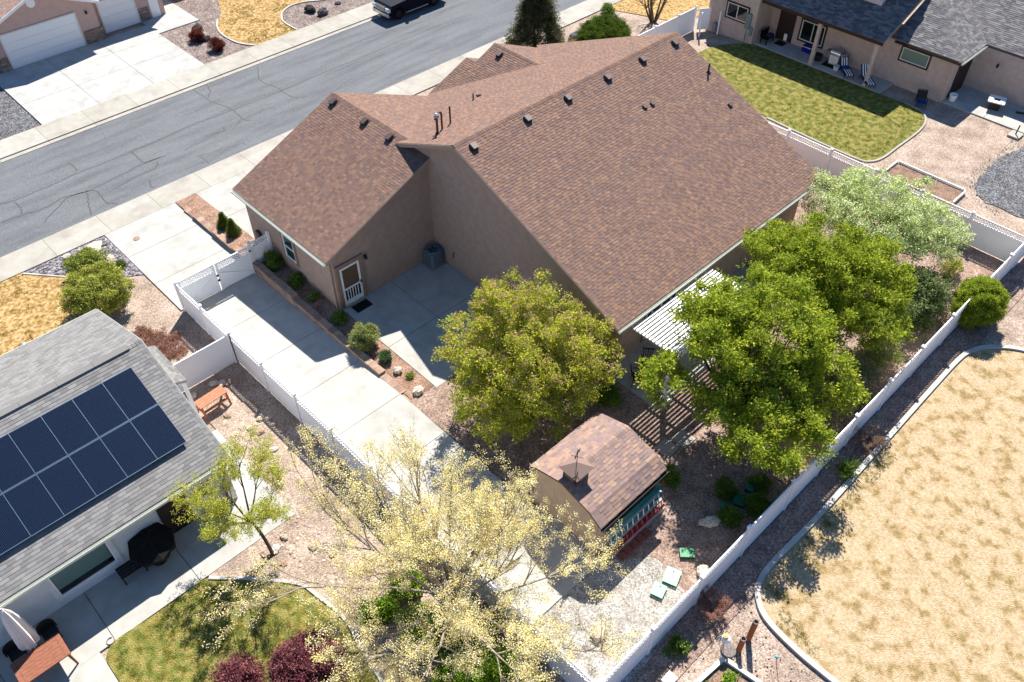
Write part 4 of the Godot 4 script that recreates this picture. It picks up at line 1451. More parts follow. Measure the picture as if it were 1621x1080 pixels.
func build_fences():
	fence("white vinyl fence with lattice top between the concrete side yard and the solar house", run_z(9.35, [-33.0, -30.6, -28.0, -25.3, -22.7, -20.1, -17.5, -14.9, -12.4, -9.9, -7.7, -5.9]), 1.78)
	fence("long white lattice topped fence along the back gravel strip by the straw lawn", run_x(-5.8, [9.5, 12.05, 14.7, 17.5, 20.4, 22.7, 24.95, 27.7, 30.5, 33.4, 36.4, 39.5, 41.4]), 1.86)
	fence("white lattice topped fence between the brown house and the green lawn next door", run_z(41.55, [-5.8, -8.65, -11.4, -14.1, -16.9, -19.7, -22.5, -25.3, -28.1, -31.0, -34.0]), 1.8)
	fence("white fence behind the garden with the blue grey stone patch", run_x(-5.8, [41.7, 44.4, 47.2, 50, 52.8, 55.6]), 1.86)
	fence("plain white fence beside the clipped juniper, without lattice", run_x(-34.2, [42.2, 44.7, 47.2, 49.8, 51.9]), 1.8, 0.0)
	fence("plain white fence panel running from the solar house roof to the side yard fence", run_x(-28.0, [6.35, 9.27]), 1.72, 0.0)
	# side gate of the right neighbour
	var sg = thing("garden_gate", "narrow white gate beside the beige house and its gas meter", "gate")
	var gs := S()
	bar(gs, Vector3(51.95, -0.2, -33.9), Vector3(52.6, -0.2, -33.4), 0.04, 1.6)
	obj("panel", gs, M.vinyl, sg)
	for q in [Vector3(51.3, -0.3, -33.2), Vector3(52.45, -0.3, -32.4)]:
		var ps := S()
		bx(ps, q.x - 0.04, q.x + 0.04, q.y, q.y + 1.8, q.z - 0.04, q.z + 0.04)
		obj("post", ps, M.vinyl, sg)
	# double gate across the drive
	var gt = thing("driveway_gate", "white double gate with lattice tops across the concrete drive", "gate")
	for leaf in [[9.45, 11.38, 1], [11.46, 13.4, -1]]:
		var lf := Node3D.new()
		lf.name = "gate_leaf"
		gt.add_child(lf, true)
		var a := gp(leaf[0], -33.0); var b := gp(leaf[1], -33.0)
		var up := func(v: Vector3, y: float): return v + Vector3(0, y, 0)
		var rs := S()
		for y in [0.1, 1.25, 1.68]: bar(rs, up.call(a, y), up.call(b, y), 0.05, 0.1)
		for v in [a + Vector3(0.05, 0, 0), b - Vector3(0.05, 0, 0)]: bx(rs, v.x - 0.05, v.x + 0.05, v.y + 0.05, v.y + 1.8, v.z - 0.031, v.z + 0.031)
		obj("frame", rs, M.vinyl, lf)
		var ps := S()
		bar(ps, up.call(a, 0.2), up.call(b, 0.2), 0.024, 1.05)
		obj("panel", ps, M.vinyl, lf)
		var bs := S()
		var lo := up.call(b if leaf[2] < 0 else a, 0.2) as Vector3
		var hi := up.call(a if leaf[2] < 0 else b, 1.2) as Vector3
		tube(bs, lo.lerp(hi, 0.05) + Vector3(0, 0, 0.03), lo.lerp(hi, 0.95) + Vector3(0, 0, 0.03), 0.022, 0.022, 6)
		obj("brace", bs, M.vinyl, lf)
		var ls := S()
		lattice_st(ls, up.call(a, 1.35), up.call(b, 1.35), 0.34)
		stuff(obj("lattice", ls, M.vinyl, lf))
	var hs := S()
	for y in [0.75, 1.05]: box(hs, gp(11.42, -33.0, y) + Vector3(0, 0, 0.05), Vector3(0.12, 0.08, 0.06))
	obj("latch", hs, M.black, gt)
	for q in [[9.44, 1.5], [13.38, 0.4], [13.38, 1.5], [9.44, 0.4]]:
		var kn := S()
		box(kn, gp(q[0], -32.96, q[1]), Vector3(0.1, 0.08, 0.03))
		obj("hinge", kn, M.black, gt)
	fence("short white lattice topped fence panel beside the gate against the house wall", [gp(13.45, -33.05, 0), gp(14.58, -33.05, 0.05)], 1.9)

# ------------------------------------------------------------------ retaining walls
func block_wall(label: String, x: float, z0: float, z1: float, top: Callable):
	var t = thing("retaining_wall", label, "wall")
	var c := 0.125
	var row := 0
	while row < 7:
		var z := z0 + (0.2 if row % 2 else 0.0)
		while z < z1 - 0.1:
			var w := minf(0.4, z1 - z)
			var y := -0.62 + row * c
			var g := G(x, z + w / 2)
			if y + c > g and y + c <= top.call(z + w / 2) + 0.03:
				var st := S()
				var j := rng.randf_range(-0.012, 0.012)
				bx(st, x - 0.15 + j, x + 0.2 + j, y + 0.004, y + c - 0.004, z + 0.005, z + w - 0.005)
				obj("block", st, M.block[rng.randi() % 4], t)
			z += w
		row += 1
	return t

func build_walls():
	block_wall("stacked tan block retaining wall along the planting bed behind the gate", 13.48, -33.0, -20.9, func(z): return 0.26 if z < -29.6 else (0.14 if z < -24.6 else (0.14 if z < -22.6 else 0.02)))
	block_wall("stacked tan block retaining wall under the two small cone shrubs", 13.56, -40.6, -33.15, func(z): return lerpf(-0.02, -0.5, clampf((-33.1 - z) / 8.0, 0, 1)))

# ------------------------------------------------------------------ things around the brown house
func rock(label: String, p: Vector3, s: Vector3, m: int, turn := 0.0, group := ""):
	var t := put("rock", blob_mesh(int(p.x * 31 + p.z * 17), 0.75, 0.28), M.rock[m])
	t.position = p + Vector3(0, s.y * 0.45, 0)
	t.scale = s
	t.rotation.y = turn
	tag(t, label, "rock", group)
	return t

func build_yard_things():
	# air conditioner
	var ac = thing("air_conditioner", "grey blue outdoor air conditioner in the shaded house corner", "air conditioner", Vector3(20.15, 0, -26.65))
	var st := S()
	var oct := PackedVector2Array()
	for q in [[-0.38, -0.3], [-0.3, -0.38], [0.3, -0.38], [0.38, -0.3], [0.38, 0.3], [0.3, 0.38], [-0.3, 0.38], [-0.38, 0.3]]: oct.append(Vector2(q[0], q[1]))
	extrude(st, Vector3(0, 0.06, 0), Vector3.RIGHT, Vector3.BACK, Vector3(0, 0.88, 0), oct)
	obj("casing", st, M.ac, ac)
	var gs := S()
	for i in 11:
		for s in [-1.0, 1.0]:
			bx(gs, -0.3, 0.3, 0.14 + i * 0.07, 0.155 + i * 0.07, s * 0.392 - 0.01, s * 0.392 + 0.01)
			bx(gs, s * 0.392 - 0.01, s * 0.392 + 0.01, 0.14 + i * 0.07, 0.155 + i * 0.07, -0.3, 0.3)
	obj("louvre", gs, M.grey_metal, ac)
	var tp := S()
	lathe(tp, Vector3(0, 0.94, 0), [[0.4, 0.0], [0.4, 0.04], [0.3, 0.07], [0.27, 0.02], [0.0, 0.015]], 20)
	obj("fan_ring", tp, M.ac, ac)
	var fn := S()
	for i in 5:
		var a := TAU * i / 5
		var d := Vector3(cos(a), 0, sin(a)); var e := Vector3(-sin(a), 0.25, cos(a))
		quad(fn, d * 0.05 + Vector3(0, 0.965, 0), d * 0.25 + Vector3(0, 0.965, 0), d * 0.25 + e * 0.12 + Vector3(0, 0.965, 0), d * 0.05 + e * 0.06 + Vector3(0, 0.965, 0))
	for r in [0.08, 0.16, 0.24]:
		var pp := []
		for k in 17: pp.append(Vector3(cos(TAU * k / 16) * r, 1.0, sin(TAU * k / 16) * r))
		pipe(fn, pp, 0.006, 4)
	obj("fan", fn, M.dark, ac)
	var pad := S()
	bx(pad, -0.48, 0.5, 0.0, 0.06, -0.48, 0.48)
	obj("pad", pad, M.walk_b, ac)
	var ms := S()
	bx(ms, 15.12, 16.02, 0.004, 0.03, -26.95, -26.4)
	tag(obj("doormat", ms, M.rubber), "black doormat in front of the white screen door", "mat")
	# stones in the planting bed
	rock("white boulder in the red gravel next to the small green shrub", Vector3(14.11, -0.02, -22.05), Vector3(0.2, 0.22, 0.2), 1)
	rock("larger white boulder at the end of the red gravel bed", Vector3(14.0, -0.02, -20.45), Vector3(0.26, 0.24, 0.24), 1, 0.6)
	var sb2 := put("rock", blob_mesh(44, 1.0, 0.12, 4), M.rock[0])
	sb2.position = Vector3(11.36, 0.16, -7.4); sb2.scale = Vector3(0.4, 0.17, 0.3); sb2.rotation.y = 0.5
	tag(sb2, "squarish sandstone block lying on the grey gravel corner", "rock")
	rock("long flat pale stone on the shaded gravel near the green lids", Vector3(17.86, 0, -7.42), Vector3(0.45, 0.18, 0.24), 1, -0.5)
	rock("round white stone against the back fence", Vector3(15.9, 0, -6.3), Vector3(0.28, 0.25, 0.26), 1, 0.1)
	for q in [[13.95, -39.6], [14.2, -39.0], [14.0, -38.2]]:
		rock("dark flat stone set in the red gravel by the cone shrubs", Vector3(q[0], lerpf(-0.12, -0.6, (-33.1 - q[1]) / 8.5), q[1]), Vector3(0.16, 0.05, 0.12), 2, q[0] * 3.0, "flat stones in the front bed")
	# ground lids
	var lid := func(label, x, z, w, d, c: Color, turn):
		var t = thing("ground_lid", label, "lid", Vector3(x, 0, z), turn)
		var a := S()
		bx(a, -w / 2, w / 2, 0.0, 0.1, -d / 2, d / 2)
		obj("box", a, M.dark, t)
		var b := S()
		bx(b, -w / 2 - 0.02, w / 2 + 0.02, 0.1, 0.15, -d / 2 - 0.02, d / 2 + 0.02)
		obj("cover", b, mat(c, 0.45), t)
		var e := S()
		box(e, Vector3(w * 0.3, 0.155, 0), Vector3(0.05, 0.012, 0.05))
		obj("handle", e, M.dark, t)
	lid.call("larger pale mint lid lying on the gravel near the back fence", 14.9, -6.99, 0.62, 0.5, Color(0.5, 0.83, 0.68), 0.35)
	lid.call("smaller pale mint lid next to the larger one", 14.12, -6.98, 0.48, 0.42, Color(0.48, 0.8, 0.66), 0.3)
	lid.call("emerald green lid at the edge of the tree shade", 16.07, -7.2, 0.5, 0.34, Color(0.02, 0.48, 0.3), -0.8)
	lid.call("dark green box lid between the round shrubs", 19.46, -7.2, 0.55, 0.45, Color(0.05, 0.42, 0.3), 0.4)
	for q in [[18.7, -7.4, "round dark green riser cap beside the round shrub with lit top"], [20.16, -7.23, "round dark green riser cap beside the shrub near the fence"]]:
		var t = thing("riser_cap", q[2], "cap", Vector3(q[0], 0, q[1]))
		var a := S()
		lathe(a, Vector3.ZERO, [[0.17, 0.0], [0.17, 0.2]], 14)
		obj("pipe", a, M.dark, t)
		var b := S()
		lathe(b, Vector3.ZERO, [[0.2, 0.2], [0.2, 0.25], [0.1, 0.3], [0.0, 0.31]], 14)
		obj("cover", b, mat(Color(0.05, 0.42, 0.36), 0.45), t)
	# stepping stones by the pergola
	for q in [[19.45, -10.85], [20.35, -10.65]]:
		var a := S()
		bx(a, q[0] - 0.36, q[0] + 0.36, 0.0, 0.05, q[1] - 0.36, q[1] + 0.36)
		tag(obj("stepping_stone", a, M.walk_b), ("square grey stepping stone nearer the shed in the striped shade of the pergola" if q[0] < 20.0 else "square grey stepping stone nearer the trunk of the big green tree by the pergola"), "paver", "stepping stones by the pergola")
	var brick_red := mat(Color(0.47, 0.27, 0.22), 0.9)
	for i in 5:
		var a := S()
		box(a, Vector3(14.25 + i * 0.36, 0.06 + 0.02 * (i % 2), -8.88), Vector3(0.3, 0.05, 0.42), Basis(Vector3(0, 0, 1), 0.12) * Basis(Vector3.UP, 0.1 * sin(i * 2.0)))
		tag(obj("red_paver", a, brick_red), "reddish brown paver in the leaning row beside the shed", "paver", "red pavers beside the shed")
	# ladders and boards on the shed side
	var bd := S()
	hexa_any(bd, Vector3(13.9, 0.85, -9.22), Vector3(16.9, 0.85, -9.22), Vector3(0, 0.02, 0.03), Vector3(0, 0.62, -0.18))
	tag(obj("teal_board", bd, mat(Color(0.02, 0.38, 0.38), 0.4)), "teal board leaning on the shed side behind the pale ladder", "board")
	ladder("ladder", "pale aluminium ladder hung lengthwise on the shed side under the eave", Vector3(13.7, 0.95, -9.14), Vector3(16.75, 0.95, -9.14), 0.42, mat(Color(0.6, 0.62, 0.63), 0.5), M.offwhite, -0.2, 10)
	ladder("ladder", "red fibreglass ladder hung lengthwise below the teal board", Vector3(13.75, 0.4, -9.08), Vector3(16.95, 0.4, -9.08), 0.34, mat(Color(0.62, 0.16, 0.2), 0.5), mat(Color(0.7, 0.25, 0.27), 0.5), -0.3, 11)
	var pl := S()
	hexa_any(pl, Vector3(13.85, 0.02, -9.1), Vector3(16.9, 0.02, -9.1), Vector3(0, 0, 0.1), Vector3(0, 0.24, -0.05))
	tag(obj("grey_plank", pl, M.grey_metal), "long grey plank standing on edge at the foot of the shed ladders", "plank")
	var tb = thing("trash_bin", "black bin standing at the shed corner beside the ladders", "bin", Vector3(13.6, 0.0, -9.15))
	var ts := S()
	lathe(ts, Vector3.ZERO, [[0.0, 0.0], [0.16, 0.0], [0.2, 0.5]], 12)
	obj("body", ts, M.black, tb)
	var tl := S()
	lathe(tl, Vector3(0, 0.5, 0), [[0.21, 0.0], [0.21, 0.04], [0.0, 0.08]], 12)
	obj("lid", tl, M.dark, tb)
	# dark metal chairs under the back roof
	metal_chair(Vector3(21.35, 0.03, -14.05), 0.8, "dark metal patio chair under the house eave beside the pergola")
	metal_chair(Vector3(22.3, 0.03, -14.3), -0.9, "dark metal patio chair further under the pergola slats")

func metal_chair(p: Vector3, turn: float, label: String):
	var t = thing("patio_chair", label, "chair", p, turn)
	var s := S()
	for i in 5: bx(s, -0.24 + i * 0.1, -0.17 + i * 0.1, 0.42, 0.445, -0.24, 0.24)
	obj("seat", s, M.black, t)
	var b := S()
	for i in 5: hexa_any(b, Vector3(-0.23 + i * 0.1, 0.45, -0.24), Vector3(-0.19 + i * 0.1, 0.45, -0.24), Vector3(0, 0.0, 0.02), Vector3(0, 0.5, -0.12))
	bx(b, -0.27, 0.27, 0.95, 0.99, -0.38, -0.34)
	obj("backrest", b, M.black, t)
	for q in [[-0.24, -0.24], [0.24, -0.24], [-0.24, 0.24], [0.24, 0.24]]:
		var l := S()
		tube(l, Vector3(q[0] * 1.05, 0, q[1] * 1.1), Vector3(q[0], 0.44, q[1]), 0.015, 0.018, 6)
		obj("leg", l, M.black, t)
	for s2 in [-1.0, 1.0]:
		var a := S()
		pipe(a, [Vector3(0.26 * s2, 0.44, 0.22), Vector3(0.28 * s2, 0.66, 0.2), Vector3(0.28 * s2, 0.68, -0.27)], 0.016, 6)
		obj("armrest", a, M.black, t)

# ------------------------------------------------------------------ neighbours' things
func build_neighbour_things():
	# cedar table with a closed white umbrella
	var t = thing("patio_table", "reddish cedar patio table with plank top on the solar house patio", "table", Vector3(-2.93, 0.04, -19.5))
	for i in 6:
		var a := S()
		bx(a, -0.66, 0.66, 0.7, 0.75, -0.42 + i * 0.14 + 0.003, -0.42 + (i + 1) * 0.14 - 0.003)
		obj("plank", a, M.cedar, t)
	var rim := S()
	for s in [-1.0, 1.0]:
		bx(rim, s * 0.74 - 0.075, s * 0.74 + 0.075, 0.7, 0.752, -0.5, 0.5)
		bx(rim, -0.662, 0.662, 0.7, 0.752, s * 0.46 - 0.037, s * 0.46 + 0.037)
	obj("rim", rim, M.cedar, t)
	for q in [[-0.72, -0.42], [0.72, -0.42], [-0.72, 0.42], [0.72, 0.42]]:
		var l := S()
		tube(l, Vector3(q[0], 0.7, q[1]), Vector3(q[0] * 1.08, 0.0, q[1] * 1.2), 0.05, 0.035, 6)
		obj("leg", l, M.cedar, t)
	var u = thing("patio_umbrella", "closed white umbrella leaning over the cedar table", "umbrella", Vector3(-2.95, 0.0, -20.35))
	var us := S()
	var prof := [[0.26, 0.75], [0.3, 0.95], [0.27, 1.4], [0.22, 2.0], [0.15, 2.45], [0.05, 2.72], [0.0, 2.76]]
	for i in prof.size() - 1:
		for k in 16:
			var f := func(pr, kk):
				var a: float = TAU * kk / 16
				var r: float = pr[0] * (1.0 + (0.22 if int(kk) % 2 else -0.12))
				return Vector3(cos(a) * r, pr[1], sin(a) * r - pr[1] * 0.12 + 0.1)
			quad(us, f.call(prof[i], k), f.call(prof[i + 1], k), f.call(prof[i + 1], (k + 1) % 16), f.call(prof[i], (k + 1) % 16))
	obj("canopy", us, mat(Color(0.84, 0.8, 0.78), 0.9), u)
	var up := S()
	tube(up, Vector3(0, 0, 0.1), Vector3(0, 2.8, -0.24), 0.025, 0.025, 8)
	obj("pole", up, M.offwhite, u)
	var ub := S()
	lathe(ub, Vector3(0, 0.04, 0.1), [[0.3, 0.0], [0.3, 0.06], [0.06, 0.12], [0.0, 0.12]], 16)
	obj("base", ub, M.dark, u)
	for q in [[-3.45, -20.55, "dark woven chair on the wall side of the cedar table, left of the umbrella"], [-2.35, -20.5, "dark woven chair on the wall side of the cedar table, right of the umbrella"]]:
		var c = thing("patio_chair", q[2], "chair", Vector3(q[0], 0.04, q[1]))
		var s := S()
		bx(s, -0.25, 0.25, 0.38, 0.44, -0.24, 0.24)
		obj("seat", s, M.dark, c)
		var bs := S()
		for k in 8:
			var a0 := PI + PI * k / 8; var a1 := PI + PI * (k + 1) / 8
			hexa_any(bs, Vector3(cos(a0) * 0.28, 0.42, sin(a0) * 0.26), Vector3(cos(a1) * 0.28, 0.42, sin(a1) * 0.26), Vector3(cos(a0), 0, sin(a0)) * 0.03, Vector3(0, 0.36, 0))
		obj("backrest", bs, M.dark, c)
		for w in [[-0.22, -0.2], [0.22, -0.2], [-0.22, 0.2], [0.22, 0.2]]:
			var l := S()
			tube(l, Vector3(w[0], 0, w[1]), Vector3(w[0], 0.4, w[1]), 0.02, 0.02, 6)
			obj("leg", l, M.dark, c)
	# black parasol
	var bp = thing("black_parasol", "black ruffled parasol open low on the shaded patio beside the window", "umbrella", Vector3(1.75, 0.04, -20.72))
	var tilt := Basis(Vector3(1, 0, 0.4).normalized(), 0.12)
	var top := Vector3(0, 1.4, 0)
	for k in 8:
		var st := S()
		var rim2 := func(kk: float, r: float, y: float): return top + tilt * Vector3(cos(TAU * kk / 8) * r, y, sin(TAU * kk / 8) * r)
		for j in 4:
			var k0 := k + j / 4.0; var k1 := k + (j + 1) / 4.0
			var sag := func(kk: float): return 0.06 * sin(fposmod(kk, 1.0) * PI)
			var r0: float = 0.85 - sag.call(k0) * 1.2; var r1: float = 0.85 - sag.call(k1) * 1.2
			tri(st, top, rim2.call(k0, r0 * 0.5, -0.12 - sag.call(k0) * 0.5), rim2.call(k1, r1 * 0.5, -0.12 - sag.call(k1) * 0.5))
			quad(st, rim2.call(k0, r0 * 0.5, -0.12 - sag.call(k0) * 0.5), rim2.call(k0, r0, -0.34), rim2.call(k1, r1, -0.34), rim2.call(k1, r1 * 0.5, -0.12 - sag.call(k1) * 0.5))
			var dr := 0.2 + 0.05 * sin(k0 * 9.0)
			quad(st, rim2.call(k0, r0, -0.34), rim2.call(k0, r0 * 1.0, -0.34 - dr), rim2.call(k1, r1 * 1.0, -0.36 - dr), rim2.call(k1, r1, -0.34))
		obj("canopy_panel", st, mat(Color(0.035, 0.032, 0.035), 0.9), bp)
	var ps := S()
	tube(ps, Vector3.ZERO, top, 0.025, 0.025, 8)
	obj("pole", ps, M.dark, bp)
	var pb := S()
	lathe(pb, Vector3.ZERO, [[0.28, 0.0], [0.28, 0.05], [0.05, 0.1], [0.0, 0.1]], 14)
	obj("base", pb, M.dark, bp)
	var bn = thing("patio_bench", "dark bench against the white wall beside the black parasol", "bench", Vector3(0.75, 0.04, -20.85))
	var b1 := S()
	for i in 4: bx(b1, -0.4, 0.5, 0.42, 0.45, -0.3 + i * 0.15, -0.18 + i * 0.15)
	obj("seat", b1, M.dark, bn)
	for q in [[-0.36, -0.26], [0.46, -0.26], [-0.36, 0.24], [0.46, 0.24]]:
		var l := S()
		bx(l, q[0] - 0.025, q[0] + 0.025, 0, 0.42, q[1] - 0.025, q[1] + 0.025)
		obj("leg", l, M.dark, bn)
	# orange timber bench table in the gravel side yard
	var o = thing("potting_bench", "orange stained timber bench standing on gravel behind the white fence panel", "bench", gp(7.1, -26.15), 0.06)
	for i in 4:
		var a := S()
		bx(a, -0.68, 0.68, 0.66, 0.7, -0.28 + i * 0.14 + 0.004, -0.28 + (i + 1) * 0.14 - 0.004)
		obj("plank", a, M.orange_wood, o)
	for x in [-0.6, 0.6]:
		for s in [-1.0, 1.0]:
			var l := S()
			hexa_any(l, Vector3(x - 0.04, 0, 0.36 * s - 0.04), Vector3(x + 0.04, 0, 0.36 * s - 0.04), Vector3(0, 0, 0.08), Vector3(0, 0.66, -0.16 * s))
			obj("leg", l, M.orange_wood, o)
		var cb := S()
		bx(cb, x - 0.035, x + 0.035, 0.3, 0.38, -0.28, 0.28)
		obj("cross_bar", cb, M.orange_wood, o)
	var sb := S()
	bx(sb, -0.6, 0.6, 0.31, 0.37, 0.2, 0.3)
	obj("stretcher", sb, M.orange_wood, o)
	for q in [[8.06, -27.19], [8.31, -27.0], [7.8, -27.45], [7.24, -25.3], [6.95, -25.0], [7.38, -24.3], [7.55, -23.94], [8.15, -24.08], [8.4, -23.86], [8.4, -23.4], [8.45, -22.8], [6.8, -27.4], [7.77, -23.4], [7.65, -22.2], [6.92, -24.1], [5.1, -18.1], [4.7, -18.2], [5.5, -17.7], [5.0, -17.4], [5.6, -18.3], [6.2, -17.2], [6.5, -16.4], [7.0, -21.5]]:
		rock("rough tan stone scattered in the pebble bed beside the solar house", gp(q[0], q[1]), Vector3(rng.randf_range(0.1, 0.26), rng.randf_range(0.06, 0.14), rng.randf_range(0.1, 0.2)), [0, 2, 1][rng.randi() % 3], rng.randf() * 6.0, "stones in the side garden")
	var hz := S()
	var ring := []
	for k in 14: ring.append(Vector3(-1.0 + cos(k * 0.42) * 0.13, 0.065, -18.98 + sin(k * 0.42) * 0.13))
	pipe(hz, ring, 0.018, 6)
	tag(obj("hose_end", hz, M.rock[2]), "short curl of tan hose on the patio edge by the lawn", "hose")
	# front lawn bits
	for q in [[3.2, -35.6], [2.6, -35.9]]:
		var gl = thing("garden_light", "small round solar light on the dry front lawn", "light", gp(q[0], q[1], 0.012), 0.0, "lawn lights")
		var a := S()
		tube(a, Vector3.ZERO, Vector3(0, 0.3, 0), 0.015, 0.015, 6)
		obj("stake", a, M.dark, gl)
		var b := S()
		lathe(b, Vector3(0, 0.3, 0), [[0.1, 0.0], [0.11, 0.03], [0.0, 0.06]], 12)
		obj("cap", b, M.grey_metal, gl)
	var rs := S()
	tube(rs, gp(3.05, -35.4, 0.0), gp(3.0, -35.5, 0.95), 0.018, 0.018, 6)
	tag(obj("lawn_stake", rs, M.cedar), "thin reddish stake standing on the dry front lawn", "stake")
	far_rocks()
	right_things()
	back_things()

func far_rocks():
	for q in [[25.6, -61.0, 0.55, 0.3, 3], [25.2, -58.9, 0.4, 0.25, 3], [25.4, -57.3, 0.5, 0.4, 4]]:
		rock("dark boulder in the gravel bed between the drive and the golden lawn", gp(q[0], q[1]), Vector3(q[2], q[3], q[2] * 0.6), q[4], q[0], "boulders beside the far drive")
	for q in [[33.6, -57.6, 0.5, 0.4], [34.0, -56.5, 0.45, 0.4]]:
		rock("dark boulder in the gravel inlet right of the golden lawn", gp(q[0], q[1]), Vector3(q[2], q[3], q[2] * 0.7), 3 if q[0] < 33.8 else 4, q[1], "boulders in the gravel inlet")
	rock("small blue grey stone in the gravel inlet near the pickup", gp(36.0, -57.3), Vector3(0.3, 0.15, 0.25), 4)
	# left front rock bed
	rock("broad pale flat boulder at the corner of the slate rock bed", gp(8.0, -40.9), Vector3(0.85, 0.2, 0.42), 1, 0.4)
	rock("pale tan boulder behind the small bush in the rock bed", gp(8.2, -39.4), Vector3(0.55, 0.3, 0.4), 0, -0.5)
	rock("small white stone at the pavement edge of the rock bed", gp(6.9, -41.3), Vector3(0.22, 0.12, 0.18), 1)
	scatter("slate grey loose stones covering the front corner bed", pv([4.9, -41.6, 9.1, -41.6, 9.1, -37.4, 8.35, -37.7, 6.4, -39.5, 5.6, -40.5]), 460, 0.035, 0.13, [Color(0.07, 0.066, 0.075), Color(0.14, 0.135, 0.15), Color(0.24, 0.23, 0.24), Color(0.3, 0.28, 0.27)], 0.02)
	scatter("stray blue grey pebbles along the edge of the dark stone patch", pv([54.0, -11.0, 49.1, -11.3, 46.9, -11.0, 45.8, -10.2, 45.4, -8.4, 46.6, -8.0, 47.2, -9.6, 49.4, -10.1, 54.0, -9.8]), 420, 0.02, 0.05, [Color(0.1, 0.105, 0.115), Color(0.17, 0.175, 0.185), Color(0.26, 0.26, 0.27)], 0.02)
	scatter("larger stray pebbles on the back yard gravel", pv([13.7, -9.0, 17.3, -9.0, 18, -13, 20.5, -15.3, 20.7, -12.3, 31, -12.2, 41, -14, 41, -6.1, 15.2, -6.1]), 900, 0.015, 0.05, [Color(0.3, 0.2, 0.16), Color(0.4, 0.3, 0.26), Color(0.2, 0.14, 0.12), Color(0.5, 0.42, 0.36)], 0.01)
	scatter("stray stones and chips on the gravel strip outside the back fence", pv([9.4, -5.5, 40, -5.5, 40, -4.95, 17, -4.95, 15.6, -3.4, 15.5, 0.5, 14.2, 0.5, 13.9, -4.2, 9.4, -4.6]), 600, 0.015, 0.05, [Color(0.34, 0.24, 0.2), Color(0.44, 0.36, 0.32), Color(0.2, 0.13, 0.1)], 0.01)
	scatter("pale pebbles in the bed under the yellow tree", pv([5.2, -18.6, 6.3, -18.7, 8.8, -20, 9.1, -8, 5.4, -8, 5.5, -14]), 600, 0.02, 0.07, [Color(0.46, 0.36, 0.3), Color(0.55, 0.47, 0.42), Color(0.34, 0.24, 0.19)], 0.03)

# loose stones nobody would count, one object for each place
func scatter(label: String, poly: PackedVector2Array, n: int, smin: float, smax: float, pal: Array, dy: float):
	var mm := MultiMesh.new()
	mm.transform_format = MultiMesh.TRANSFORM_3D
	mm.use_colors = true
	mm.mesh = blob_mesh(5, 0.6, 0.35, 5)
	mm.instance_count = n
	var lo := poly[0]
	var hi := poly[0]
	for p in poly:
		lo = lo.min(p); hi = hi.max(p)
	var i := 0
	while i < n:
		var p := Vector2(rng.randf_range(lo.x, hi.x), rng.randf_range(lo.y, hi.y))
		if not Geometry2D.is_point_in_polygon(p, poly): continue
		var s := lerpf(smin, smax, pow(rng.randf(), 2.0))
		mm.set_instance_transform(i, Transform3D(Basis(Vector3.UP, rng.randf() * TAU).scaled(Vector3(s, s * 0.7, s * 0.8)), gp(p.x, p.y, dy)))
		mm.set_instance_color(i, pal[rng.randi() % pal.size()])
		i += 1
	var mi := MultiMeshInstance3D.new()
	mi.multimesh = mm
	var m := mat(Color.WHITE, 0.9)
	m.vertex_color_use_as_albedo = true
	mi.material_override = m
	mi.name = numbered("loose_stones")
	add_child(mi)
	stuff(mi)
	tag(mi, label, "stones")

func lounger(p: Vector3, turn: float, label: String):
	var t = thing("sun_lounger", label, "lounger", p, turn)
	var bl := mat(Color(0.06, 0.12, 0.26), 0.9)
	for i in 7:
		var s := S()
		var x := -0.28 + i * 0.08
		bx(s, x, x + 0.08, 0.3, 0.36, -0.1, 1.1)
		hexa_any(s, Vector3(x, 0.3, -0.1), Vector3(x + 0.08, 0.3, -0.1), Vector3(0, 0.05, 0.03), Vector3(0, 0.55, -0.55))
		obj("stripe", s, bl if i % 2 == 0 else M.white, t)
	var f := S()
	for s in [-0.31, 0.31]:
		bar(f, Vector3(s, 0.26, -0.3), Vector3(s, 0.26, 1.15), 0.03, 0.04)
		for z in [-0.25, 1.05]: tube(f, Vector3(s, 0, z), Vector3(s, 0.28, z), 0.018, 0.018, 6)
	obj("frame", f, M.dark, t)
	return t

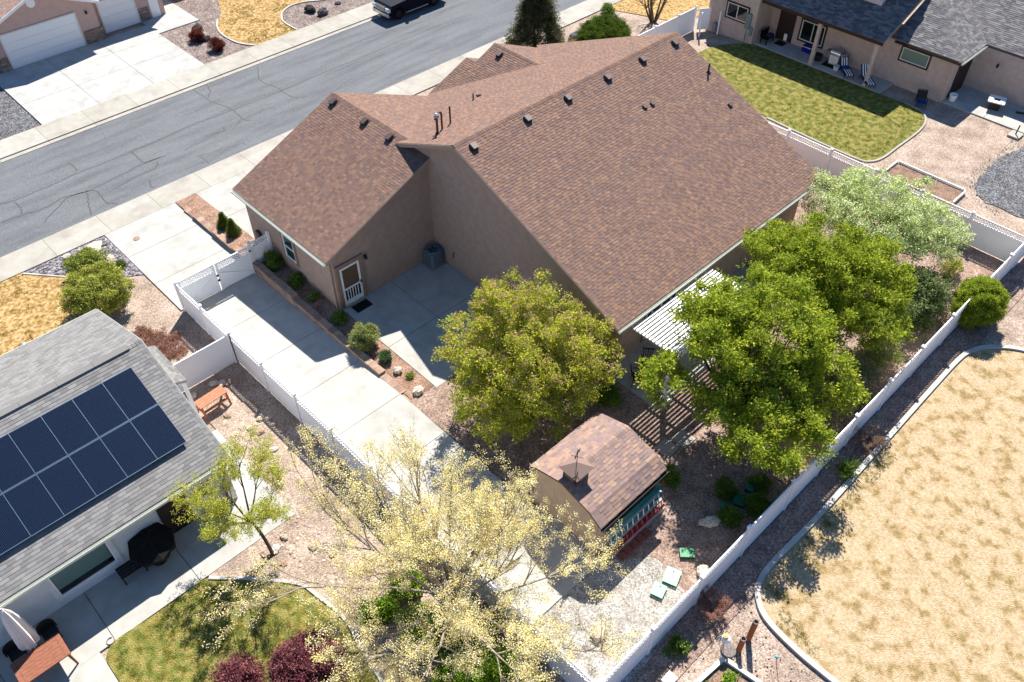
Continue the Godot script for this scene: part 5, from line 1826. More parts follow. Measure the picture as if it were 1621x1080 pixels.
func right_things():
	var y := -0.05
	var l1 = lounger(Vector3(53.75, y, -22.75), -0.75, "blue and white striped lounger with a blue towel beside the grill")
	var tw := S()
	box(tw, Vector3(0, 0.4, 0.15), Vector3(0.5, 0.06, 0.4))
	var towel := obj("towel", tw, mat(Color(0.08, 0.25, 0.45), 0.95))
	towel.transform = l1.transform
	tag(towel, "folded blue towel lying on the striped lounger", "towel")
	lounger(Vector3(53.65, y, -21.1), -0.75, "blue and white striped lounger behind the end porch column")
	var hat := S()
	lathe(hat, Vector3(53.4, y + 0.4, -20.9), [[0.2, 0.0], [0.19, 0.02], [0.11, 0.03], [0.1, 0.13], [0.0, 0.15]], 14)
	tag(obj("sun_hat", hat, M.offwhite), "pale round hat lying on the end lounger", "hat")
	# grill
	var g = thing("gas_grill", "steel gas grill with closed lid on a black mat", "grill", Vector3(54.2, y, -23.75), -PI / 2)
	var a := S()
	bx(a, -0.35, 0.35, 0.08, 0.85, -0.28, 0.28)
	obj("cabinet", a, mat(Color(0.62, 0.6, 0.56), 0.4, 0.5), g)
	for x in [-0.17, 0.17]:
		var d := S()
		bx(d, x - 0.16, x + 0.16, 0.14, 0.72, 0.28, 0.3)
		obj("door", d, M.offwhite, g)
	var s := S()
	bx(s, -0.75, -0.36, 0.82, 0.87, -0.26, 0.26); bx(s, 0.36, 0.75, 0.82, 0.87, -0.26, 0.26)
	obj("side_shelf", s, M.grey_metal, g)
	var lid := S()
	var arc := PackedVector2Array()
	for k in 9: arc.append(Vector2(cos(PI * k / 8) * 0.28, sin(PI * k / 8) * 0.26))
	extrude(lid, Vector3(-0.36, 0.86, 0), Vector3.BACK, Vector3.UP, Vector3(0.72, 0, 0), arc)
	obj("hood", lid, M.steel, g)
	var hd := S()
	tube(hd, Vector3(-0.28, 1.0, 0.31), Vector3(0.28, 1.0, 0.31), 0.015, 0.015, 6)
	obj("handle", hd, M.dark, g)
	var mt := S()
	bx(mt, 53.55, 54.6, -0.046, -0.038, -24.4, -23.1)
	tag(obj("grill_mat", mt, M.rubber), "black mat under the gas grill", "mat")
	var ck = thing("cooler", "blue cooler with white lid rim by the patio window", "cooler", Vector3(54.5, y, -26.1))
	var c1 := S()
	bx(c1, -0.22, 0.22, 0, 0.36, -0.35, 0.35)
	obj("body", c1, mat(Color(0.03, 0.08, 0.45), 0.4), ck)
	var c2 := S()
	bx(c2, -0.23, 0.23, 0.36, 0.4, -0.36, 0.36)
	obj("rim", c2, M.white, ck)
	var c3 := S()
	bx(c3, -0.21, 0.21, 0.4, 0.46, -0.34, 0.34)
	obj("lid", c3, mat(Color(0.03, 0.08, 0.45), 0.4), ck)
	# bench by the door
	var be = thing("patio_bench", "dark bench with a blue cushion beside the brown back door", "bench", Vector3(53.7, y, -29.0))
	var b1 := S()
	bx(b1, -0.5, 0.5, 0.36, 0.42, -0.25, 0.3)
	obj("seat", b1, M.black, be)
	var b2 := S()
	bx(b2, -0.5, 0.5, 0.42, 0.9, -0.3, -0.25)
	obj("backrest", b2, M.black, be)
	for x in [-0.45, 0.45]:
		for z in [-0.22, 0.26]:
			var b3 := S()
			bx(b3, x - 0.03, x + 0.03, 0, 0.36, z - 0.03, z + 0.03)
			obj("leg", b3, M.black, be)
	var cu := S()
	box(cu, Vector3(53.9, y + 0.5, -28.9), Vector3(0.45, 0.14, 0.4))
	tag(obj("cushion", cu, mat(Color(0.1, 0.2, 0.3), 0.95)), "blue grey cushion on the dark bench by the door", "cushion")
	var dm := S()
	bx(dm, 53.9, 54.6, -0.046, -0.03, -28.5, -27.8)
	tag(obj("doormat", dm, M.rubber), "dark doormat at the brown door with a pet flap", "mat")
	for q in [[53.9, -24.9, 0.3, Color(0.2, 0.13, 0.1), "brown clay pot beside the porch column"], [53.55, -23.25, 0.22, Color(0.8, 0.8, 0.78), "small white bucket at the corner of the grill mat"]]:
		var p = thing("pot", q[4], "pot", Vector3(q[0], y, q[1]))
		var ps := S()
		lathe(ps, Vector3.ZERO, [[0.0, 0.0], [q[2] * 0.7, 0.0], [q[2], q[2] * 1.5], [q[2] * 0.85, q[2] * 1.5], [q[2] * 0.8, q[2] * 1.2], [0.0, q[2] * 1.2]], 14)
		obj("body", ps, mat(q[3], 0.7), p)
	# lawn chair
	var lc = thing("lawn_chair", "black low chair with blue seat on the gravel by the house wall", "chair", Vector3(53.5, -0.15, -17.0), -1.0)
	var s1 := S()
	bx(s1, -0.3, 0.3, 0.25, 0.3, -0.25, 0.35)
	obj("seat", s1, mat(Color(0.03, 0.2, 0.42), 0.8), lc)
	var s2 := S()
	for x in [-0.3, 0.3]:
		pipe(s2, [Vector3(x, 0, 0.35), Vector3(x, 0.5, 0.25), Vector3(x, 0.5, -0.3), Vector3(x, 0, -0.4)], 0.02, 6)
		tube(s2, Vector3(x, 0.28, -0.25), Vector3(x, 0.85, -0.5), 0.02, 0.02, 6)
	tube(s2, Vector3(-0.3, 0.85, -0.5), Vector3(0.3, 0.85, -0.5), 0.02, 0.02, 6)
	obj("frame", s2, M.black, lc)
	var s3 := S()
	hexa_any(s3, Vector3(-0.28, 0.32, -0.26), Vector3(0.28, 0.32, -0.26), Vector3(0, 0.01, 0.02), Vector3(0, 0.5, -0.22))
	obj("backrest", s3, M.black, lc)
	var bk = thing("bucket", "white bucket at the corner of the beige wall", "bucket", Vector3(55.5, -0.09, -15.8))
	var k1 := S()
	lathe(k1, Vector3.ZERO, [[0.0, 0.0], [0.2, 0.0], [0.26, 0.42], [0.24, 0.42], [0.2, 0.3], [0.0, 0.3]], 14)
	obj("body", k1, M.white, bk)
	var fp = thing("fire_table", "square dark fire table with a white stone top on the slab", "table", Vector3(56.5, -0.09, -13.45), 0.25)
	var f1 := S()
	bx(f1, -0.32, 0.32, 0, 0.55, -0.32, 0.32)
	obj("base", f1, M.trim_brown, fp)
	var f2 := S()
	bx(f2, -0.5, 0.5, 0.55, 0.62, -0.5, -0.2); bx(f2, -0.5, 0.5, 0.55, 0.62, 0.2, 0.5)
	bx(f2, -0.5, -0.2, 0.55, 0.62, -0.2, 0.2); bx(f2, 0.2, 0.5, 0.55, 0.62, -0.2, 0.2)
	obj("table_top", f2, M.white, fp)
	var f3 := S()
	bx(f3, -0.2, 0.2, 0.55, 0.58, -0.2, 0.2)
	obj("burner", f3, M.glass, fp)
	var lg := S()
	tube(lg, Vector3(56.9, -0.03, -12.2), Vector3(57.3, -0.03, -11.4), 0.07, 0.06, 8)
	tag(obj("log", lg, M.trim_brown), "dark log lying on the slab beyond the fire table", "log")
	var sb = thing("umbrella_base", "pale stone umbrella base with a short dark pole on the gravel", "base", Vector3(54.3, -0.15, -11.1))
	var u1 := S()
	bx(u1, -0.4, 0.4, 0, 0.1, -0.35, 0.35)
	obj("slab", u1, M.walk, sb)
	var u2 := S()
	tube(u2, Vector3(0, 0.1, 0), Vector3(0.05, 0.7, 0), 0.04, 0.04, 8)
	obj("pole", u2, M.black, sb)
	# planter bed
	var pb = thing("planter_frame", "pale timber frame of a raised bed behind the pale leaved tree", "planter")
	for q in [[Vector3(44.6, -0.15, -14.7), Vector3(46.2, -0.15, -14.7)], [Vector3(46.2, -0.15, -14.6), Vector3(46.2, -0.15, -10.55)], [Vector3(46.1, -0.15, -10.5), Vector3(44.6, -0.15, -10.5)]]:
		var ps2 := S()
		bar(ps2, q[0], q[1], 0.08, 0.2)
		obj("timber", ps2, M.offwhite, pb)
	struct(sheet("planter_soil", rect(44.5, 46.15, -14.65, -10.55), 0.06, M.soil))
	rock("pale rounded stone in the raised bed", Vector3(45.7, -0.05, -12.6), Vector3(0.25, 0.2, 0.2), 4)

func back_things():
	for q in [[14.39, -3.67, 0.9, "short reddish timber post standing on the back gravel"], [14.98, -3.67, 1.3, "tall reddish timber post with hollow top on the back gravel"]]:
		var t = thing("timber_post", q[3], "post", Vector3(q[0], 0, q[1]))
		var a := S()
		lathe(a, Vector3.ZERO, [[0.1, 0.0], [0.1, q[2]]], 12)
		obj("shaft", a, M.post_wood, t)
		var b := S()
		lathe(b, Vector3.ZERO, [[0.1, q[2]], [0.075, q[2]], [0.07, q[2] - 0.08], [0.0, q[2] - 0.1]], 12)
		obj("end_grain", b, M.rock[5], t)
	var sd := S()
	lathe(sd, Vector3(14.15, 0.0, -3.92), [[0.28, 0.0], [0.27, 0.06], [0.0, 0.07]], 18)
	tag(obj("stump_disc", sd, M.rock[5]), "grey stump disc on the gravel beside the short timber post", "stump")
	var fo = thing("garden_ornament", "white and yellow ornament on thin wires next to the stump disc", "ornament", Vector3(14.05, 0, -4.1))
	for k in 3:
		var w := S()
		pipe(w, [Vector3(0.05 * (k - 1), 0, 0), Vector3(0.08 * (k - 1), 0.35, -0.04), Vector3(0.12 * (k - 1), 0.62, 0.0)], 0.008, 5)
		obj("wire", w, M.brown_metal, fo)
	var o1 := put("globe", blob_mesh(9, 0.9, 0.1), M.white, fo)
	o1.position = Vector3(0, 0.72, 0); o1.scale = Vector3(0.17, 0.17, 0.17)
	var o2 := put("petal", blob_mesh(10, 0.6, 0.3), mat(Color(0.75, 0.66, 0.4), 0.6), fo)
	o2.position = Vector3(0, 0.9, -0.05); o2.scale = Vector3(0.09, 0.05, 0.09)
	var bw = thing("sprinkler_stake", "bent thin stake with a pale blue head on the back gravel", "stake", Vector3(14.5, 0, -2.4))
	var s1 := S()
	pipe(s1, [Vector3(-0.15, 0.0, 0.35), Vector3(-0.1, 0.25, 0.25), Vector3(0.1, 0.6, -0.05), Vector3(0.2, 0.8, -0.15)], 0.012, 6)
	obj("rod", s1, M.dark, bw)
	var s2 := put("head", blob_mesh(12, 0.9, 0.05), mat(Color(0.35, 0.66, 0.72), 0.4), bw)
	s2.position = Vector3(0.2, 0.82, -0.15); s2.scale = Vector3(0.07, 0.07, 0.07)
	var ed = thing("timber_edging", "weathered pale timber edging of the vegetable bed", "edging")
	for q in [[Vector3(11.6, 0.0, -4.05), Vector3(13.74, 0.0, -3.84)], [Vector3(13.76, 0.0, -3.75), Vector3(14.0, 0.0, -1.9)]]:
		var a := S()
		bar(a, q[0], q[1], 0.14, 0.16)
		obj("timber", a, M.offwhite, ed)
	struct(sheet("vegetable_bed", pv([11.6, -4.0, 13.7, -3.8, 13.95, -1.9, 11.5, -1.5]), 0.02, M.soil))
	var wb := S()
	bx(wb, 11.6, 12.05, 0.0, 0.2, -4.85, -4.5)
	tag(obj("white_box", wb, M.white), "low white box on the gravel beside the weathered timber edging", "box")

# ------------------------------------------------------------------ pickup
func build_truck():
	var t = thing("pickup_truck", "dark blue pickup truck parked at the far kerb", "truck", Vector3(36.75, -0.74, -52.6))
	var paint := mat(Color(0.02, 0.045, 0.13), 0.45, 0.0, 0.15)
	paint.clearcoat_enabled = true
	paint.clearcoat = 0.1
	var W := 0.98
	var side := func(outline: Array, w: float, called: String, m: Material):
		var st := S()
		extrude(st, Vector3(0, 0, w), Vector3.RIGHT, Vector3.UP, Vector3(0, 0, -2 * w), pv(outline))
		return obj(called, st, m, t)
	# lower body with wheel arches (x from the front bumper backwards)
	var body := [0.06, 0.5, 0.5, 0.5]
	for k in 9:
		var a := PI - PI * k / 8
		body.append(1.0 + cos(a) * 0.47); body.append(0.48 + sin(a) * 0.46)
	body += [1.5, 0.46, 4.0, 0.46]
	for k in 9:
		var a := PI - PI * k / 8
		body.append(4.55 + cos(a) * 0.47); body.append(0.48 + sin(a) * 0.46)
	body += [5.8, 0.5, 5.82, 1.3, 3.7, 1.32, 3.6, 1.22, 1.75, 1.25, 1.6, 1.28, 0.35, 1.2, 0.1, 1.08]
	side.call(body, W, "body", paint)
	side.call([1.72, 1.25, 2.45, 1.86, 3.5, 1.88, 3.68, 1.25], W - 0.14, "cab", paint)
	side.call([1.86, 1.3, 2.5, 1.8, 3.4, 1.82, 3.5, 1.3], W - 0.128, "side_window", M.glass)
	var ws := S()
	hexa_any(ws, Vector3(1.68, 1.29, -0.78), Vector3(1.68, 1.29, 0.78), Vector3(0.03, 0, 0), Vector3(0.7, 0.56, 0))
	obj("windscreen", ws, M.glass, t)
	var bd := S()
	bx(bd, 3.8, 5.7, 1.0, 1.302, -0.8, 0.8)
	obj("bed_cover", bd, M.black, t)
	var bm := S()
	hexa_any(bm, Vector3(-0.06, 0.42, -0.95), Vector3(-0.06, 0.42, 0.95), Vector3(0.2, 0, 0), Vector3(0, 0.26, 0))
	obj("front_bumper", bm, M.steel, t)
	var bm2 := S()
	bx(bm2, 5.8, 5.95, 0.45, 0.65, -0.9, 0.9)
	obj("rear_bumper", bm2, M.steel, t)
	var gr := S()
	bx(gr, 0.0, 0.12, 0.72, 1.12, -0.58, 0.58)
	var grille := obj("grille", gr, M.dark, t)
	for i in 3:
		var b := S()
		bx(b, -0.03, 0.01, 0.78 + i * 0.13, 0.83 + i * 0.13, -0.58, 0.58)
		obj("chrome_bar", b, M.steel, grille)
	for s in [-1.0, 1.0]:
		var hl := S()
		bx(hl, 0.0, 0.22, 0.78, 1.08, s * 0.8 - 0.19, s * 0.8 + 0.19)
		obj("headlight", hl, mat(Color(0.75, 0.78, 0.8), 0.1, 0.2, 0.8), t)
		var fg := S()
		bx(fg, -0.075, 0.0, 0.5, 0.6, s * 0.75 - 0.1, s * 0.75 + 0.1)
		obj("fog_light", fg, M.offwhite, t)
		var mr := S()
		box(mr, Vector3(1.98, 1.38, s * 1.12), Vector3(0.16, 0.24, 0.26))
		tube(mr, Vector3(2.0, 1.32, s * 0.9), Vector3(1.98, 1.34, s * 1.05), 0.03, 0.03, 6)
		obj("wing_mirror", mr, M.black, t)
		var sp := S()
		bx(sp, 1.6, 3.9, 0.34, 0.4, s * 0.96 - 0.07, s * 0.96 + 0.07)
		obj("side_step", sp, M.steel, t)
		for x in [1.0, 4.55]:
			var w := S()
			tube(w, Vector3(x, 0.4, s * 0.7), Vector3(x, 0.4, s * 0.97), 0.4, 0.4, 20)
			var wh := obj("wheel", w, M.rubber, t)
			var rm := S()
			tube(rm, Vector3(x, 0.4, s * 0.96), Vector3(x, 0.4, s * 0.985), 0.25, 0.22, 12)
			obj("rim", rm, M.dark, wh)

# ------------------------------------------------------------------ plants
var sprigs := {}

var pattern := PackedInt32Array()

# one sprig: positions and normals, four vertices a leaf
func sprig(kind: String) -> Array:
	if sprigs.has(kind): return sprigs[kind]
	var r := RandomNumberGenerator.new()
	r.seed = hash(kind)
	# leaves per sprig, leaf length, leaf width, radius
	var d: Array = {"broad": [9, 0.105, 0.07, 0.16], "small": [9, 0.068, 0.044, 0.12], "tiny": [9, 0.055, 0.036, 0.09], "needle": [9, 0.12, 0.026, 0.09], "blossom": [8, 0.055, 0.04, 0.1], "blade": [6, 0.28, 0.03, 0.05]}[kind]
	var pos := PackedVector3Array()
	var nor := PackedVector3Array()
	for i in int(d[0]):
		var dir := Vector3(r.randf_range(-1, 1), r.randf_range(-0.35, 1.0), r.randf_range(-1, 1)).normalized()
		var p: Vector3 = dir * d[3] * r.randf_range(0.15, 1.0)
		if kind == "blade":
			p = Vector3(dir.x, 0, dir.z) * d[3]
			dir = (dir * 0.6 + Vector3(0, 1.0, 0)).normalized()
		var side := dir.cross(Vector3(r.randf_range(-1, 1), r.randf_range(-1, 1), r.randf_range(-1, 1))).normalized()
		var nrm := side.cross(dir).normalized()
		var L: float = d[1] * r.randf_range(0.75, 1.2)
		var w: float = d[2] * 0.5 * r.randf_range(0.8, 1.15)
		var tip: Vector3 = p + dir * L - Vector3(0, L * 0.2, 0)
		var mid: Vector3 = p + dir * L * 0.45
		pos.append_array(PackedVector3Array([p, mid + side * w + nrm * w * 0.4, tip, mid - side * w + nrm * w * 0.4]))
		var n := (tip - p).cross(side).normalized()
		nor.append_array(PackedVector3Array([n, (n + side * 0.3).normalized(), n, (n - side * 0.3).normalized()]))
	sprigs[kind] = [pos, nor]
	return sprigs[kind]

func leaves(called: String, parent: Node, places: Array, kind: String, pal: Array, smin: float, smax: float) -> MeshInstance3D:
	var sp := sprig(kind)
	var pos := PackedVector3Array()
	var nor := PackedVector3Array()
	var col := PackedColorArray()
	var per: int = sp[0].size()
	var block := PackedColorArray()
	block.resize(per)
	for i in places.size():
		var s := rng.randf_range(smin, smax)
		var b := Basis(Vector3(rng.randf_range(-1, 1), rng.randf_range(-1, 1), rng.randf_range(-1, 1)).normalized(), rng.randf() * (0.5 if kind == "blade" else 1.2)) * Basis(Vector3.UP, rng.randf() * TAU)
		pos.append_array(Transform3D(b.scaled(Vector3(s, s, s)), places[i]) * (sp[0] as PackedVector3Array))
		nor.append_array(Transform3D(b, Vector3.ZERO) * (sp[1] as PackedVector3Array))
		var c: Color = pal[rng.randi() % pal.size()]
		var j := rng.randf_range(0.8, 1.2)
		block.fill(Color(c.r * j, c.g * j, c.b * j * rng.randf_range(0.85, 1.15)))
		col.append_array(block)
	var quads := pos.size() / 4
	while pattern.size() < quads * 6:
		var q := (pattern.size() / 6) * 4
		pattern.append_array(PackedInt32Array([q, q + 1, q + 2, q, q + 2, q + 3]))
	var arr := []
	arr.resize(Mesh.ARRAY_MAX)
	arr[Mesh.ARRAY_VERTEX] = pos
	arr[Mesh.ARRAY_NORMAL] = nor
	arr[Mesh.ARRAY_COLOR] = col
	arr[Mesh.ARRAY_INDEX] = pattern.slice(0, quads * 6)
	var mesh := ArrayMesh.new()
	mesh.add_surface_from_arrays(Mesh.PRIMITIVE_TRIANGLES, arr)
	return put(called, mesh, M.leaf, parent)

func in_lobes(lobes: Array, shell: float) -> Vector3:
	var total := 0.0
	for l in lobes: total += l[1].x * l[1].y * l[1].z
	var pickv := rng.randf() * total
	for l in lobes:
		pickv -= l[1].x * l[1].y * l[1].z
		if pickv <= 0.0:
			var d := Vector3(rng.randfn(), rng.randfn(), rng.randfn()).normalized()
			return l[0] + d * l[1] * pow(rng.randf(), shell)
	return lobes[0][0]

func limb(st: SurfaceTool, a: Vector3, b: Vector3, ra: float, rb: float, sag: float, n := 5):
	var prev := a
	var m := (a + b) * 0.5 + Vector3(rng.randf_range(-1, 1), sag, rng.randf_range(-1, 1)) * a.distance_to(b) * 0.12
	for i in range(1, n + 1):
		var t := float(i) / n
		var p := a.lerp(m, t).lerp(m.lerp(b, t), t)
		tube(st, prev, p, lerpf(ra, rb, (i - 1.0) / n), lerpf(ra, rb, t), 6, i == n)
		prev = p

func leafy(called: String, label: String, category: String, base: Vector3, s: Dictionary, group := ""):
	var t = thing(called, label, category, base, 0.0, group)
	var centres := []
	for i in int(s.clusters): centres.append(in_lobes(s.lobes, s.get("shell", 0.42)))
	var places := []
	for c in centres:
		var cr: float = s.cr * rng.randf_range(0.6, 1.3)
		for k in int(s.per):
			var d := Vector3(rng.randfn(), rng.randfn(), rng.randfn()).normalized()
			var p: Vector3 = c + d * cr * Vector3(1, 0.75, 1) * pow(rng.randf(), 0.5)
			if p.y < 0.03: p.y = rng.randf_range(0.03, 0.15)
			places.append(p)
	var ts := S()
	var stems: int = s.get("stems", 1)
	var th: float = s.get("trunk_h", 1.5)
	var tr: float = s.get("trunk_r", 0.14)
	for k in stems:
		var foot := Vector3(rng.randf_range(-1, 1), 0, rng.randf_range(-1, 1)) * (0.16 * (stems - 1) * 0.5) + Vector3(0, -0.06, 0)
		var head: Vector3 = s.get("lean", Vector3.ZERO) + Vector3(foot.x * 2.0, th, foot.z * 2.0)
		limb(ts, foot, head, tr * 1.25, tr * 0.75, 0.0, 6)
		for i in int(s.get("limbs", 24)) / stems:
			var c: Vector3 = centres[rng.randi() % centres.size()]
			var from := foot.lerp(head, rng.randf_range(0.6, 1.0))
			limb(ts, from, c, tr * 0.42, tr * 0.08, 0.6)
	obj("trunk", ts, s.get("bark", M.bark), t)
	var cr_o = leaves("crown", t, places, s.leaf, s.pal, s.get("smin", 0.8), s.get("smax", 1.25))
	if s.has("pal2"):
		var more := []
		for i in int(places.size() * s.get("share2", 0.2)):
			var sp: Vector3 = places[rng.randi() % places.size()]
			if sp.y < s.get("seed_from", 3.0) and rng.randf() < 0.7: continue
			more.append(sp + Vector3(rng.randf_range(-0.1, 0.1), rng.randf_range(0.0, 0.15), rng.randf_range(-0.1, 0.1)))
		leaves("seed_clusters", t, more, "tiny", s.pal2, 0.9, 1.5)
	return t

# branching tree whose twigs can be seen
func branch(st: SurfaceTool, p: Vector3, d: Vector3, L: float, r: float, lvl: int, out: Array, kids: Array, lens: Array, lift: float):
	var n := 5
	var q := p
	var dir := d
	var nodes := []
	for i in n:
		dir = (dir + Vector3(rng.randf_range(-1, 1), rng.randf_range(-0.6, 1) + lift, rng.randf_range(-1, 1)) * 0.13).normalized()
		var e := q + dir * (L / n)
		tube(st, q, e, lerpf(r, r * 0.4, float(i) / n), lerpf(r, r * 0.4, float(i + 1) / n), 6 if lvl == 0 else (5 if lvl == 1 else 4), false)
		q = e
		nodes.append([q, dir])
		if lvl >= 2: out.append([q, lvl])
	if lvl >= kids.size(): return
	for k in int(kids[lvl]):
		var nd: Array = nodes[clampi(int(rng.randf_range(1.0, n)), 0, n - 1)]
		var ax := Vector3(rng.randf_range(-1, 1), rng.randf_range(-1, 1), rng.randf_range(-1, 1)).normalized()
		var nd_dir := (nd[1] as Vector3).rotated(ax, rng.randf_range(0.35, 0.95))
		branch(st, nd[0], nd_dir, lens[lvl] * rng.randf_range(0.65, 1.25), r * 0.42, lvl + 1, out, kids, lens, lift)

func build_trees():
	var green := [Color(0.270, 0.343, 0.029), Color(0.350, 0.420, 0.034), Color(0.200, 0.276, 0.028), Color(0.431, 0.463, 0.046), Color(0.296, 0.365, 0.049)]
	var olive := [Color(0.361, 0.408, 0.032), Color(0.468, 0.486, 0.040), Color(0.281, 0.329, 0.028), Color(0.533, 0.527, 0.063), Color(0.402, 0.421, 0.047)]
	var pink := [Color(0.495, 0.315, 0.198), Color(0.440, 0.315, 0.176), Color(0.550, 0.378, 0.242)]
	leafy("maple_tree", "rounded maple with pinkish seed clusters between the patio and the shed", "tree", Vector3(16.55, 0, -16.75),
		{lobes = [[Vector3(0.0, 3.4, 0.0), Vector3(3.15, 2.5, 3.15)], [Vector3(0.9, 4.5, -0.8), Vector3(1.9, 1.5, 1.9)], [Vector3(-1.5, 2.5, 0.6), Vector3(2.0, 1.6, 2.0)], [Vector3(1.8, 3.2, 1.5), Vector3(1.9, 1.6, 1.9)], [Vector3(0.2, 2.2, 1.8), Vector3(1.8, 1.3, 1.7)]], clusters = 430, per = 26, cr = 0.42, leaf = "small", pal = olive, pal2 = pink, share2 = 0.3, trunk_h = 1.7, trunk_r = 0.16, limbs = 40, shell = 0.36, smin = 0.75, smax = 1.6})
	leafy("broad_tree", "large bright green tree in front of the pergola, trunk rising from the gravel", "tree", Vector3(21.0, 0, -8.6),
		{lobes = [[Vector3(2.0, 5.0, -1.5), Vector3(2.9, 2.0, 2.9)], [Vector3(-0.2, 3.6, 0.9), Vector3(2.5, 1.1, 2.4)], [Vector3(-1.5, 3.8, -3.0), Vector3(1.15, 0.9, 1.15)], [Vector3(2.4, 4.2, 1.3), Vector3(1.5, 1.4, 1.5)], [Vector3(-1.2, 3.4, -0.7), Vector3(1.2, 1.0, 1.2)], [Vector3(1.6, 5.0, -3.3), Vector3(1.5, 1.2, 1.5)]], clusters = 350, per = 30, cr = 0.44, leaf = "broad", pal = green, trunk_h = 2.9, trunk_r = 0.15, limbs = 56, shell = 0.4, smin = 0.65, smax = 1.35})
	leafy("broad_tree", "bright green tree behind the back fence, beyond the pergola tree", "tree", Vector3(28.3, 0, -9.9),
		{lobes = [[Vector3(0.1, 4.5, -0.6), Vector3(2.9, 1.9, 2.9)], [Vector3(0.9, 3.2, 2.3), Vector3(1.6, 1.05, 1.5)], [Vector3(2.8, 3.8, 0.9), Vector3(1.7, 1.25, 1.7)], [Vector3(0.2, 4.5, -3.0), Vector3(1.35, 1.0, 1.35)], [Vector3(-0.9, 3.4, 1.1), Vector3(1.6, 1.0, 1.6)]], clusters = 300, per = 30, cr = 0.44, leaf = "broad", pal = green, trunk_h = 2.4, trunk_r = 0.14, limbs = 50, shell = 0.42, smin = 0.65, smax = 1.35})
	var pale := [Color(0.520, 0.610, 0.259), Color(0.677, 0.748, 0.380), Color(0.379, 0.462, 0.160), Color(0.837, 0.886, 0.541), Color(0.299, 0.374, 0.110)]
	leafy("pale_tree", "pale grey green leaved tree by the side fence", "tree", Vector3(36.9, 0, -11.2),
		{lobes = [[Vector3(-0.6, 3.1, -0.1), Vector3(3.1, 1.8, 3.1)], [Vector3(0.3, 2.6, 2.0), Vector3(1.9, 1.3, 1.9)], [Vector3(-1.5, 3.0, -2.1), Vector3(1.9, 1.5, 1.9)]], clusters = 360, per = 21, cr = 0.42, leaf = "small", pal = pale, trunk_h = 1.2, trunk_r = 0.11, stems = 3, limbs = 60, shell = 0.45, smin = 0.95, smax = 1.5, bark = M.bark})
	# yellow spring tree with visible twigs
	rng.seed = 411
	var y = thing("blossom_tree", "sparse yellow budding tree with bare twigs leaning over the fence", "tree", Vector3(8.1, 0, -11.4))
	var ts := S()
	var out := []
	branch(ts, Vector3(0, -0.05, 0), Vector3(0.05, 1, -0.02), 1.5, 0.2, 3, [], [], [], 0.0)
	for k in 22:
		var a := TAU * k / 22 + rng.randf_range(-0.15, 0.15)
		var el: float = [0.3, 0.6, 0.95, 0.45, 1.2][k % 5] + rng.randf_range(-0.1, 0.1)
		var d := Vector3(cos(a) * cos(el), sin(el), sin(a) * cos(el))
		# the crown reaches further along the fence and over the neighbour's side than over the shed
		var reach := 4.8 - 3.0 * maxf(0.0, d.dot(Vector3(0.94, 0, -0.34))) + 0.9 * maxf(0.0, d.dot(Vector3(0.4, 0, 0.9))) + 0.7 * maxf(0.0, d.dot(Vector3(-0.75, 0, -0.66))) - 0.2 * absf(d.y)
		branch(ts, Vector3(0.05, rng.randf_range(0.7, 1.5), 0), d, reach * rng.randf_range(0.85, 1.08), 0.06, 0, out, [8, 5, 2], [1.7, 1.0, 0.5], 0.22)
	obj("trunk", ts, M.bark_pale, y)
	var places := []
	for o in out:
		if rng.randf() < 0.36: continue
		for k in 2:
			places.append(o[0] + Vector3(rng.randfn(), rng.randfn(), rng.randfn()) * 0.07)
	leaves("crown", y, places, "blossom", [Color(0.82, 0.72, 0.33), Color(0.86, 0.78, 0.43), Color(0.77, 0.68, 0.26), Color(0.88, 0.82, 0.55), Color(0.72, 0.58, 0.24)], 0.55, 1.05)
	# small tree by the solar house
	var s = thing("young_tree", "small airy yellow green tree leaning over the solar house patio", "tree", Vector3(4.9, 0, -17.95))
	var ss := S()
	var so := []
	limb(ss, Vector3(0, -0.05, 0), Vector3(-0.15, 1.9, -0.65), 0.075, 0.055, 0.1, 5)
	for k in 8:
		var a := TAU * k / 8
		branch(ss, Vector3(-0.15, rng.randf_range(1.6, 1.9), -0.65), Vector3(cos(a) * 0.8 - 0.1, rng.randf_range(0.4, 1.1), sin(a) * 0.8 - 0.25).normalized(), rng.randf_range(1.3, 2.1), 0.04, 0, so, [5, 4, 2], [1.0, 0.6, 0.35], 0.2)
	obj("trunk", ss, M.bark, s)
	var sp := []
	for o in so:
		if rng.randf() < 0.3: continue
		for k in 1 + int(rng.randf() < 0.5): sp.append(o[0] + Vector3(rng.randfn(), rng.randfn(), rng.randfn()) * 0.07)
	leaves("crown", s, sp, "tiny", [Color(0.46, 0.47, 0.06), Color(0.55, 0.52, 0.1), Color(0.36, 0.41, 0.05)], 0.7, 1.2)
	# conifer across the front yard
	var c = thing("conifer", "dark bluish conifer standing behind the roof by the street", "tree", gp(40.6, -39.6))
	var cs := S()
	limb(cs, Vector3(0, -0.1, 0), Vector3(0, 5.6, 0), 0.16, 0.03, 0.0, 6)
	var cp := []
	for k in 480:
		var h := pow(rng.randf(), 0.8) * 5.6 + 0.3
		var rr := (1.0 - h / 6.2) * 2.5 * rng.randf_range(0.55, 1.05)
		var a := rng.randf() * TAU
		var tip := Vector3(cos(a) * rr, h, sin(a) * rr)
		if k % 3 == 0: limb(cs, Vector3(0, maxf(0.2, h - rr * 0.3), 0), tip, 0.03, 0.008, 0.2, 3)
		for q in 18: cp.append(tip + Vector3(rng.randfn(), rng.randfn() * 1.3, rng.randfn()) * 0.17)
	obj("trunk", cs, M.bark, c)
	leaves("crown", c, cp, "needle", [Color(0.07, 0.085, 0.035), Color(0.1, 0.11, 0.05), Color(0.05, 0.065, 0.025), Color(0.15, 0.14, 0.075)], 1.0, 1.7)
